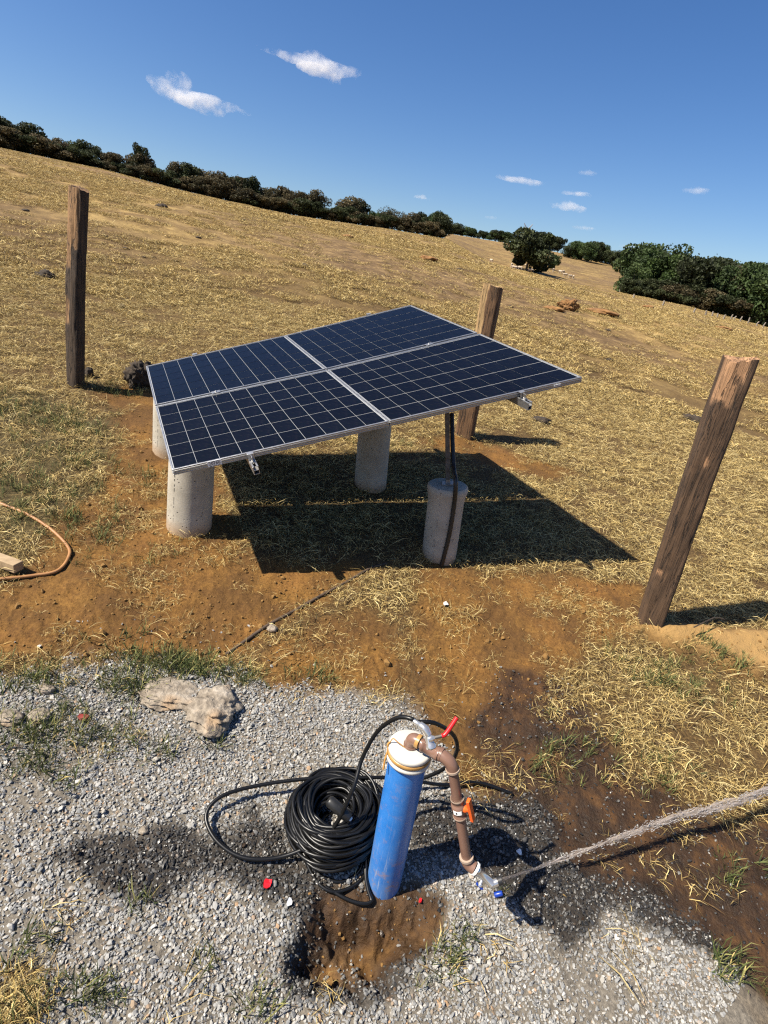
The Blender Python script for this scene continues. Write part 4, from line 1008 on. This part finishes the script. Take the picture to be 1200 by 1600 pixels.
scrap(452, 1416, 5, 5, 'white_pl', 'white plastic chip beside the muddy pit', 'plastic_scrap', 'scrap', 3)
scrap(696, 947, 4, 4, 'white_pl', 'white plastic chip on the bare earth behind the wellhead', 'plastic_scrap', 'scrap', 4)
scrap(656, 1411, 3, 3, 'redpl', 'tiny red plastic scrap at the foot of the blue casing', 'plastic_scrap', 'scrap', 5)
scrap(809, 1338, 4, 4, 'white_pl', 'crumpled white plastic scrap in the orange mud by the tap', 'plastic_scrap', 'scrap', 6)
b = G(777, 1404); b[2] = hf1(b[0], b[1])+.012; kk = depth(b)/F
bc = MB().lathe(b, unit(M[:, 0]*.8+np.array([0, 0, .35])), [(3.6*kk, -7*kk), (4*kk, -6*kk), (4*kk, 4*kk), (3*kk, 6*kk)], 16).build('blue_stopper', MT['bluecap'], None, origin=b); tag(bc, 'blue plastic stopper lying in the grass under the chrome tap', 'stopper')

# wooden off-cut and hose on the bare earth
b = G(15, 893); b[2] = hf1(b[0], b[1]); kk = depth(b)/F
e1 = unit(G(44, 893)-G(0, 874)); e1 = unit(e1*[1, 1, 0.4]); e2 = unit(np.cross([0, 0, 1], e1)); pc = G(-26, 872); pc[2] = hf1(pc[0], pc[1])+.028
pl = MB().obox(pc, e1, e2, np.cross(e1, e2), 70*kk, 8.5*kk, 7.5*kk).build('wood_offcut', MT['plank'], None, origin=pc, bevel=.003); set_f(pl.data, 'bare', [1]*8); tag(pl, 'pale sawn wooden off-cut lying on bare earth inside the hose bend', 'plank')
hs = spline([np.array([p[0], p[1], hf1(p[0], p[1])+.012]) for p in (G(-120, 760), G(-40, 775), G(0, 790), G(40, 806), G(78, 830), G(105, 855), G(108, 872), G(90, 893), G(50, 901), G(0, 907), G(-80, 915))], 8)
o = MB().tube(hs, 2.5*depth(G(100, 870))/F, 10).build('hose', MT['hose'], None, origin=hs[20]); tag(o, 'thin orange brown hose curving around the wooden off-cut', 'hose')
bp = spline([np.array([p[0], p[1], hf1(p[0], p[1])+h]) for p, h in ((G(352, 1022), .006), (G(385, 1000), .009), (G(420, 977), .006), (G(460, 956), -.002), (G(500, 934), .002), (G(540, 912), .000), (G(580, 890), .001), (G(620, 876), -.012))], 8)
MT['blackpipe'] = noisy('dusty_black_pipe', (0.03, 0.022, 0.016), (0.11, 0.07, 0.04), 25, 0.7)
o = MB().tube(bp, 2.6*depth(G(420, 977))/F, 8).build('buried_pipe', MT['blackpipe'], None, origin=bp[10]); tag(o, 'dusty dark pipe half buried in straw leading to the collared pillar', 'pipe')
tw = spline([np.array([p[0], p[1], hf1(p[0], p[1])+h]) for p, h in ((G(1072, 1008), .06), (G(1090, 1000), .07), (G(1105, 993), .066), (G(1122, 990), .062))], 6)
o = MB().tube(tw, .004, 6).build('twig', MT['dung'], None, origin=tw[5]); tag(o, 'short dark twig lying on the sandy heap by the leaning post', 'twig')

# earth mounds and clods on the pasture
rock(888, 482, 15, 14, 9, 21, 'orange termite mound with a rounded hump on the pasture', 'termite_mound', 'mound', 'mound', sink=.3, sub=5, amp=.6, freq=4.0)
rock(866, 484, 17, 12, 4, 22, 'low spread of orange earth beside the humped termite mound', 'earth_mound', 'mound', 'mound', sink=.5)
rock(938, 489, 28, 22, 5, 23, 'flat reddish earth heap lying past the humped termite mound', 'earth_mound', 'mound', 'mound', sink=.5)
rock(669, 407, 13, 16, 4, 24, 'small orange earth heap on the slope behind the panels', 'earth_mound', 'mound', 'mound', sink=.4)
rock(543, 370, 9, 12, 3, 25, 'small orange earth heap just below the hilltop trees', 'earth_mound', 'mound', 'mound', sink=.4)
rock(1012, 481, 9, 9, 3, 26, 'low ochre earth heap before the leafy wood', 'earth_mound', 'mound', 'mound', sink=.4)
rock(1130, 514, 14, 10, 3, 27, 'low ochre earth heap before the row of grey fence posts', 'earth_mound', 'mound', 'mound', sink=.4)
rock(222, 600, 17, 22, 22, 31, 'dark dug-up clod of turf behind the low panel corner', 'turf_clod', 'dung', 'clod', sink=.3, sub=5, amp=.55, freq=4.5)
rock(140, 590, 6, 7, 10, 32, 'dark turf clod at the foot of the bark-covered post', 'turf_clod', 'dung', 'clod', sink=.2)
rock(72, 432, 14, 11, 8, 33, 'black clod on the pasture beside the bark-covered post', 'dung_clod', 'dung', 'clod', sink=.8, amp=.5, freq=3.5)
for k, (px, py, s) in enumerate(((253, 322, 9), (196, 387, 5), (225, 400, 3), (310, 371, 4), (20, 345, 4), (345, 383, 4), (475, 417, 8), (165, 370, 4), (190, 480, 6), (275, 406, 4), (60, 300, 3), (798, 479, 4), (40, 330, 5), (240, 400, 3), (952, 560, 6), (845, 658, 14), (1080, 655, 16), (640, 386, 4), (720, 420, 5), (380, 345, 4), (950, 515, 5))):
    rock(px, py, s, s*.9, s*.42, 60+k, 'small dark clod of dung or earth on the dry pasture', 'dung_clod', 'dung', 'clod', 'clods strewn over the pasture', sink=.85, sub=3, amp=.5, freq=3.5)

# ------------------------------------------------------------------ trees
LEAFP = {'bare': [(0.075, 0.070, 0.036), (0.10, 0.088, 0.046), (0.060, 0.058, 0.032)], 'dark': [(0.036, 0.046, 0.018), (0.054, 0.064, 0.025), (0.028, 0.034, 0.015)], 'green': [(0.044, 0.070, 0.021), (0.064, 0.090, 0.029), (0.032, 0.050, 0.017)],
         'bright': [(0.058, 0.092, 0.024), (0.080, 0.116, 0.032), (0.038, 0.062, 0.019)], 'dry': [(0.080, 0.066, 0.032), (0.11, 0.085, 0.042), (0.058, 0.052, 0.027)]}
def crown_mesh(name, kind, seed, shape, n=6500, leaf=0.027):
    """unit crown: 1 high, about 1 wide, base at z=0"""
    g = np.random.default_rng(seed); wid, lo = shape; C = []
    for k in range(26):
        a = g.uniform(0, 6.28); z = g.uniform(lo, 0.86); rmax = wid*math.sqrt(max(0.05, 1-((z-0.5)/0.56)**2)); r = rmax*math.sqrt(g.uniform(0, 1))*0.85
        C.append((r*math.cos(a), r*math.sin(a), z, g.uniform(0.10, 0.20)))
    C.append((0, 0, 0.55, 0.28)); C.append((0, 0, 0.75, 0.2)); V = np.zeros((n*4, 3)); col_ = np.zeros((n*4, 3)); pal = np.array(LEAFP[kind])
    tone = g.uniform(0.75, 1.25, len(C)); tint = g.integers(0, 3, len(C))
    for i in range(n):
        k = int(g.integers(0, len(C))); cx, cy, cz_, cr = C[k]; d = unit(g.normal(0, 1, 3)); rr = cr*(1.0 if g.uniform() < .75 else g.uniform(.4, 1.25))*g.uniform(.85, 1.12)
        p = np.array([cx, cy, cz_])+d*rr*np.array([1, 1, .85]); u = unit(g.normal(0, 1, 3)+d*.2); w = unit(np.cross(u, g.normal(0, 1, 3))); s = leaf*g.uniform(.5, 1.2)
        V[i*4:i*4+4] = [p-u*s-w*s*.5, p+u*s-w*s*.5, p+u*s*.7+w*s*.6, p-u*s*.7+w*s*.6]; col_[i*4:i*4+4] = pal[tint[k] if g.uniform() < .7 else g.integers(0, 3)]*tone[k]*g.uniform(.7, 1.3)
    me = bpy.data.meshes.new(name); me.from_pydata([tuple(v) for v in V], [], [(4*i, 4*i+1, 4*i+2, 4*i+3) for i in range(n)]); me.materials.append(MT['leaf']); set_col(me, col_); me.update()
    m = MB(); g = np.random.default_rng(seed+1)
    tw_ = [(0, 0, -.06), (g.normal()*.01, g.normal()*.01, .15), (g.normal()*.03, g.normal()*.03, .4), (g.normal()*.05, g.normal()*.05, .65)]
    m.tube(spline(tw_, 4), list(np.linspace(.030, .010, 13)), 7)
    for c in C[:9]:
        s_ = np.array(tw_[1])*.6+np.array(tw_[2])*.4; e = np.array(c[:3]); m.tube(spline([s_, (s_+e)/2+g.normal(0, .02, 3), e], 4), list(np.linspace(.012, .003, 9)), 5)
    return me, m.mesh('trunk', MT['trunk'])
TV = {}
for kind in ('dark', 'green', 'bright', 'dry', 'bare'):
    TV[kind] = [crown_mesh('crown', kind, 900+31*j+hash2(np.array([len(kind)]), np.array([j]), 3).astype(int)[0]+7*ord(kind[0]), ((0.50, .06), (0.42, .16), (0.60, .05))[j], *((2400, .024) if kind == 'bare' else ())) for j in range(3)]
def tree(x, y, h, wfac, kind, j, label, group, seed=0, base=None):
    root = thing('tree', (x, y, hf1(x, y) if base is None else base), label, 'tree', group); cm, tm_ = TV[kind][j]; rot = random.uniform(0, 6.28)
    for nm, me in (('crown', cm), ('trunk', tm_)):
        o = bpy.data.objects.new(nm, me); col.objects.link(o); o.parent = root; o.scale = (h*wfac, h*wfac, h); o.rotation_euler = (0, 0, rot)
    return root
def tree_px(px, r, hpx, wfac, kind, label, group, dz=0.0):
    d = ray(px, 400); a = math.atan2(d[0], d[1])
    # refine the azimuth for the ground pixel at that column
    for _ in range(3):
        x, y = r*math.sin(a), r*math.cos(a); p = np.array([x, y, hf1(x, y)])-CAM; c = M.T @ p; a += (px-(600+F*c[0]/c[2]))/F*0.9
    x, y = r*math.sin(a), r*math.cos(a); p = np.array([x, y, hf1(x, y)]); return tree(x, y, hpx*depth(p)/F*1.06, wfac, kind, random.randrange(3), label, group, base=p[2]+dz-0.05*hpx*depth(p)/F)
GL = 'trees along the hilltop'
LAB = {'dark': 'dark evergreen scrub tree in the row along the hilltop', 'green': 'mid green tree in the row along the hilltop', 'dry': 'brownish half dry tree in the row along the hilltop', 'bare': 'thin leafed see-through tree in the row along the hilltop'}
def topline(x): return np.interp(x, [-60, 0, 40, 75, 130, 160, 180, 215, 250, 300, 360, 430, 500, 535, 600, 640, 675, 700], [38, 46, 40, 45, 34, 22, 28, 34, 34, 40, 38, 42, 36, 38, 30, 28, 34, 26])
x = -70
while x < 690:
    hpx = topline(x)*0.90*random.uniform(.5, 1.2); kd = random.choices(['dark', 'green', 'dry', 'bare'], [5, 1, 4, 2])[0]
    tree_px(x, random.uniform(111, 117), hpx, random.uniform(.8, 1.5), kd, LAB[kd], GL); x += random.uniform(10, 17)
x = -65
while x < 680:                   # low scrub in front and a second row behind
    kd = random.choices(['dark', 'dry'], [2, 3])[0]
    tree_px(x, random.uniform(108.5, 110), topline(x)*random.uniform(.4, .72), random.uniform(1.3, 2.0), kd, {'dark': 'low dark bush at the foot of the hilltop trees', 'dry': 'low brown bush at the foot of the hilltop trees'}[kd], 'bushes along the hilltop'); x += random.uniform(9, 15)
tree_px(688, 110, 36, 1.0, 'dark', 'last dark tree where the hilltop row ends', None); tree_px(217, 113, 50, .55, 'dark', 'tall thin tree rising above the hilltop row', None)
# far tree lines
for k in range(11):
    px = 703+k*9+random.uniform(-2, 2); tree_px(px, 272, random.uniform(11, 17), 1.4, random.choice(['dark', 'green']), 'distant tree in the far line left of the lone round tree', 'far trees on the second ridge')
for k in range(4): tree_px(838+k*11, 268, random.uniform(14, 24), 1.1, 'dark', 'distant tree behind the lone round tree', 'far trees behind the lone tree')
for k in range(15):
    px = 888+k*7+random.uniform(-2, 2); tree_px(px, random.uniform(225, 260), random.uniform(16, 29), 1.15, random.choice(['dark', 'dark', 'green']), 'distant tree in the far line behind the leafy wood', 'far trees beyond the leafy wood')
# the lone round tree, its small neighbour
def lone(px, py, hpx, wfac, kind, j, label):
    b = G(px, py); return tree(b[0], b[1], hpx*depth(b)/F, wfac, kind, j, label, None, base=hf1(b[0], b[1]))
b = G(822, 423); cm = crown_mesh('crown', 'dark', 4242, (0.54, .10), 11000, .03); TV['lone'] = [cm]; tree(b[0], b[1], 60*depth(b)/F, 1.2, 'lone', 0, 'lone dense round dark green tree in the pasture with cattle', None, base=hf1(b[0], b[1]))
lone(863, 422, 22, 1.0, 'green', 1, 'small open tree beside the lone round tree')
# leafy wood on the right
W1 = [(985, 54, 'green'), (1003, 66, 'bright'), (1026, 78, 'bright'), (1048, 70, 'green'), (1072, 84, 'dark'), (1095, 90, 'dark'), (1118, 76, 'green'), (1140, 84, 'dry'), (1160, 92, 'green'), (1182, 86, 'bright'), (1205, 94, 'green'), (1230, 92, 'bright'), (1258, 96, 'green'), (1290, 96, 'dark')]
for k, (px, hp_, kd) in enumerate(W1):
    tree_px(px, 104+random.uniform(-2, 4), hp_*.86, random.uniform(.85, 1.05), kd, {'green': 'leafy mid green tree in the wood behind the fence posts', 'bright': 'bright green leafy tree in the wood behind the fence posts', 'dark': 'dark green leafy tree in the wood behind the fence posts', 'dry': 'brownish leafy tree in the wood behind the fence posts'}[kd], 'trees of the leafy wood')
for px in range(985, 1330, 17):
    tree_px(px, 113+random.uniform(-2, 6), random.uniform(56, 84), 1.0, random.choice(['dark', 'green', 'green']), 'tree standing deep in the leafy wood', 'inner trees of the leafy wood')
for px in range(978, 1330, 15):
    tree_px(px+random.uniform(-4, 4), 101.5, random.uniform(18, 34), 1.5, random.choice(['dark', 'dry', 'dark']), 'low bush at the front edge of the leafy wood', 'bushes at the edge of the leafy wood')

# ------------------------------------------------------------------ fence posts, cattle, pylon
for px, py in ((968, 457), (990, 466), (1035, 476), (1084, 487), (1102, 491), (1112, 493), (1121, 495), (1131, 498), (1142, 500), (1147, 501), (1156, 503), (1168, 506), (1182, 510), (1192, 512), (1206, 516)):
    b = G(px, py); b[2] = hf1(b[0], b[1]); h = random.uniform(7, 9.5)*depth(b)/F; r = .075
    o = MB().tube([b-[0, 0, .2], b+[random.gauss(0, .03), 0, h*.5], b+[random.gauss(0, .06), random.gauss(0, .04), h]], [r, r*.95, r*.85], 6).build('fence_post', MT['fencepost'], None, origin=b)
    tag(o, 'thin grey wooden fence post before the leafy wood', 'fence post', 'fence posts before the leafy wood')
def cow_mesh():
    m = MB(); m.tube(spline([(-.75, 0, .95), (-.6, 0, 1.0), (0, 0, .98), (.5, 0, 1.05), (.72, 0, 1.12)], 3), [.10, .20, .26, .29, .31, .32, .33, .32, .31, .30, .28, .24, .16], 10)
    m.tube(spline([(.62, 0, 1.12), (.85, 0, 1.15), (1.0, 0, 1.02), (1.15, 0, .85)], 3), [.17, .15, .13, .12, .12, .115, .11, .10, .08, .06], 8)
    for x, y in ((-.55, .16), (-.55, -.16), (.5, .16), (.5, -.16)): m.tube([(x, y, .95), (x+(.06 if x < 0 else 0), y, .5), (x, y, .02)], [.12, .065, .05], 6)
    m.tube([(-.78, 0, 1.0), (-.85, 0, .7), (-.84, 0, .45)], [.03, .025, .035], 5)
    m.tube([(.45, 0, 1.25), (.5, 0, 1.42), (.58, 0, 1.3)], [.08, .09, .05], 6)
    for s in (-1, 1): m.tube([(1.0, s*.08, 1.1), (1.0, s*.2, 1.12)], [.05, .02], 5)
    return m.mesh('cow', MT['cow'])
cme = cow_mesh()
for k, (px, py) in enumerate(((767, 411), (799, 418), (803, 422), (808, 418), (812, 423), (818, 418), (828, 426), (834, 424), (864, 425), (875, 428), (880, 428), (882, 433), (890, 435), (895, 436))):
    b = G(px, py); o = bpy.data.objects.new('cow', cme); col.objects.link(o); o.location = (b[0], b[1], hf1(b[0], b[1])); o.rotation_euler = (0, 0, random.uniform(0, 6.28)); o.scale = (.52,)*3
    tag(o, 'pale cow grazing around the lone round tree', 'cow', 'cattle by the lone tree')
def pylon():
    a = ray(821, 372); a = math.atan2(a[0], a[1]); r = 620; x, y = r*math.sin(a), r*math.cos(a); b = np.array([x, y, float(hz(x, y))]); t = above(b, 822, 357); h = t[2]-b[2]
    root = thing('power_pylon', b, 'grey lattice power pylon top showing behind the lone round tree', 'pylon')
    m = MB(); w0, w1 = 3.2, .9
    def leg(sx, sy, z): k = z/h; return b+np.array([sx*(w0+(w1-w0)*k), sy*(w0+(w1-w0)*k), z])
    for sx, sy in ((1, 1), (1, -1), (-1, -1), (-1, 1)): m.tube([leg(sx, sy, 0), leg(sx, sy, h)], .28, 4)
    n = 8
    for i in range(n):
        z0, z1 = h*i/n, h*(i+1)/n
        for (p, q) in (((1, 1), (1, -1)), ((1, -1), (-1, -1)), ((-1, -1), (-1, 1)), ((-1, 1), (1, 1))): m.tube([leg(*p, z0), leg(*q, z1)], .16, 4); m.tube([leg(*q, z0), leg(*p, z1)], .16, 4)
    m.build('lattice_tower', MT['pylon'], root)
    for s in (-1, 1):
        m = MB(); m.tube([b+np.array([0, 0, h*.92]), b+np.array([s*4.2, 0, h*1.10])], .3, 4); m.tube([b+np.array([0, 0, h*.99]), b+np.array([s*4.2, 0, h*1.10])], .25, 4); m.build('cross_arm', MT['pylon'], root)
pylon()

# ------------------------------------------------------------------ clouds
def cloud_material(dens):
    m = bpy.data.materials.new('cloud_vapour'); m.use_nodes = True; nt = m.node_tree; nt.nodes.remove(nt.nodes['Principled BSDF'])
    v = nt.nodes.new('ShaderNodeVolumePrincipled'); v.inputs['Color'].default_value = (1, 1, 1, 1); v.inputs['Anisotropy'].default_value = 0.0
    tc = nt.nodes.new('ShaderNodeTexCoord'); n = nt.nodes.new('ShaderNodeTexNoise'); n.inputs['Scale'].default_value = 0.022; n.inputs['Detail'].default_value = 4; nt.links.new(tc.outputs['Object'], n.inputs['Vector'])
    r = nt.nodes.new('ShaderNodeMapRange'); r.inputs['From Min'].default_value = 0.46; r.inputs['From Max'].default_value = 0.68; r.inputs['To Min'].default_value = 0.0; r.inputs['To Max'].default_value = dens
    n.inputs['Roughness'].default_value = 0.62; n.inputs['Detail'].default_value = 6
    sub = nt.nodes.new('ShaderNodeVectorMath'); sub.operation = 'SUBTRACT'; sub.inputs[1].default_value = (.5, .5, .5); nt.links.new(tc.outputs['Generated'], sub.inputs[0])
    ln = nt.nodes.new('ShaderNodeVectorMath'); ln.operation = 'LENGTH'; nt.links.new(sub.outputs[0], ln.inputs[0])
    fo = nt.nodes.new('ShaderNodeMapRange'); fo.inputs['From Min'].default_value = 0.1; fo.inputs['From Max'].default_value = 0.62; fo.inputs['To Min'].default_value = 0.16; fo.inputs['To Max'].default_value = -0.10; nt.links.new(ln.outputs['Value'], fo.inputs['Value'])
    ad = nt.nodes.new('ShaderNodeMath'); ad.operation = 'ADD'; nt.links.new(n.outputs['Fac'], ad.inputs[0]); nt.links.new(fo.outputs[0], ad.inputs[1])
    nt.links.new(ad.outputs[0], r.inputs['Value']); nt.links.new(r.outputs[0], v.inputs['Density']); nt.links.new(v.outputs[0], nt.nodes['Material Output'].inputs['Volume'])
    return m
CM = cloud_material(0.013); CM2 = cloud_material(0.012)
def cloud(px, py, w, h, blobs, label, m_, dist=2600, seed=1):
    d = ray(px, py); c = CAM+d/np.linalg.norm(d)*dist; k = dist/F*0.92; g = np.random.default_rng(seed)
    a = math.atan2(d[0], d[1]); ux = np.array([math.cos(a), -math.sin(a), 0]); uy = np.array([math.sin(a), math.cos(a), 0])
    bm = bmesh.new()
    for (bx, bz, r, ry) in blobs:
        t = bmesh.ops.create_icosphere(bm, subdivisions=3, radius=1.0)['verts']
        off = ux*bx*w/2*k+np.array([0, 0, 1.])*bz*h/2*k+uy*g.normal()*w*.08*k
        for v in t:
            p = np.array(v.co); n = 1+0.5*float(fbm(np.array([p[0]*1.7+bx*3+p[2]]), np.array([p[1]*1.7+bz*2-p[2]]), seed, 3)[0])*2*.6
            v.co = Vector(off+ux*p[0]*r*w/2*k*n+uy*p[1]*r*w/2*k*.6*n+np.array([0, 0, 1.])*p[2]*ry*h/2*k*n)
    me = bpy.data.meshes.new('cloud'); bm.to_mesh(me); bm.free(); me.materials.append(m_)
    o = bpy.data.objects.new('cloud', me); col.objects.link(o); o.location = tuple(c)
    rm = o.modifiers.new('merge', 'REMESH'); rm.mode = 'VOXEL'; rm.voxel_size = max(1.5, w*k/70)
    return tag(o, label, 'cloud', None)
cloud(304, 153, 152, 40, [(-.45, .45, .26, .62), (-.28, .35, .24, .55), (-.10, -.05, .34, .42), (.2, -.05, .35, .34), (.5, -.15, .3, .26), (.78, -.2, .2, .14), (-.62, .2, .14, .3), (.25, -.55, .3, .26), (0, -.4, .35, .3), (-.93, .25, .06, .14)], 'white puffy cloud with a rounded head and a trailing tail', CM, seed=3)
cloud(484, 99, 148, 35, [(-.62, .12, .24, .22), (-.88, .0, .12, .15), (-.3, .1, .3, .32), (.05, .35, .3, .5), (.15, .05, .45, .5), (.45, 0, .35, .4), (.7, -.05, .25, .3), (.1, -.4, .35, .35), (.4, -.6, .2, .25), (.9, 0, .1, .12)], 'white lens shaped cloud with the ragged end', CM, seed=5)
SM = [(-.5, 0, .45, .5), (0, .1, .5, .7), (.45, -.1, .5, .55), (.75, -.1, .25, .3)]
for q, (px, py, w, h, lb) in enumerate(((813, 281, 76, 14, 'thin white cloud streak high over the far tree line'), (900, 303, 44, 11, 'short thin cloud streak over the lone tree'), (885, 324, 64, 17, 'small bright cloud streak just above the lone tree'), (912, 356, 36, 9, 'thin low cloud wisp right above the far trees'), (1088, 298, 36, 14, 'small white cloud puff alone over the leafy wood'), (918, 270, 28, 11, 'tiny white cloud puff above the short cloud streaks'), (658, 309, 34, 9, 'faint small cloud wisp over the end of the hilltop row'), (768, 340, 22, 8, 'faint tiny cloud wisp over the far ridge'), (985, 386, 34, 8, 'faint low cloud wisp touching the far tree line'))):
    cloud(px, py, w, h, SM, lb, CM2 if q > 2 else CM, seed=20+q)
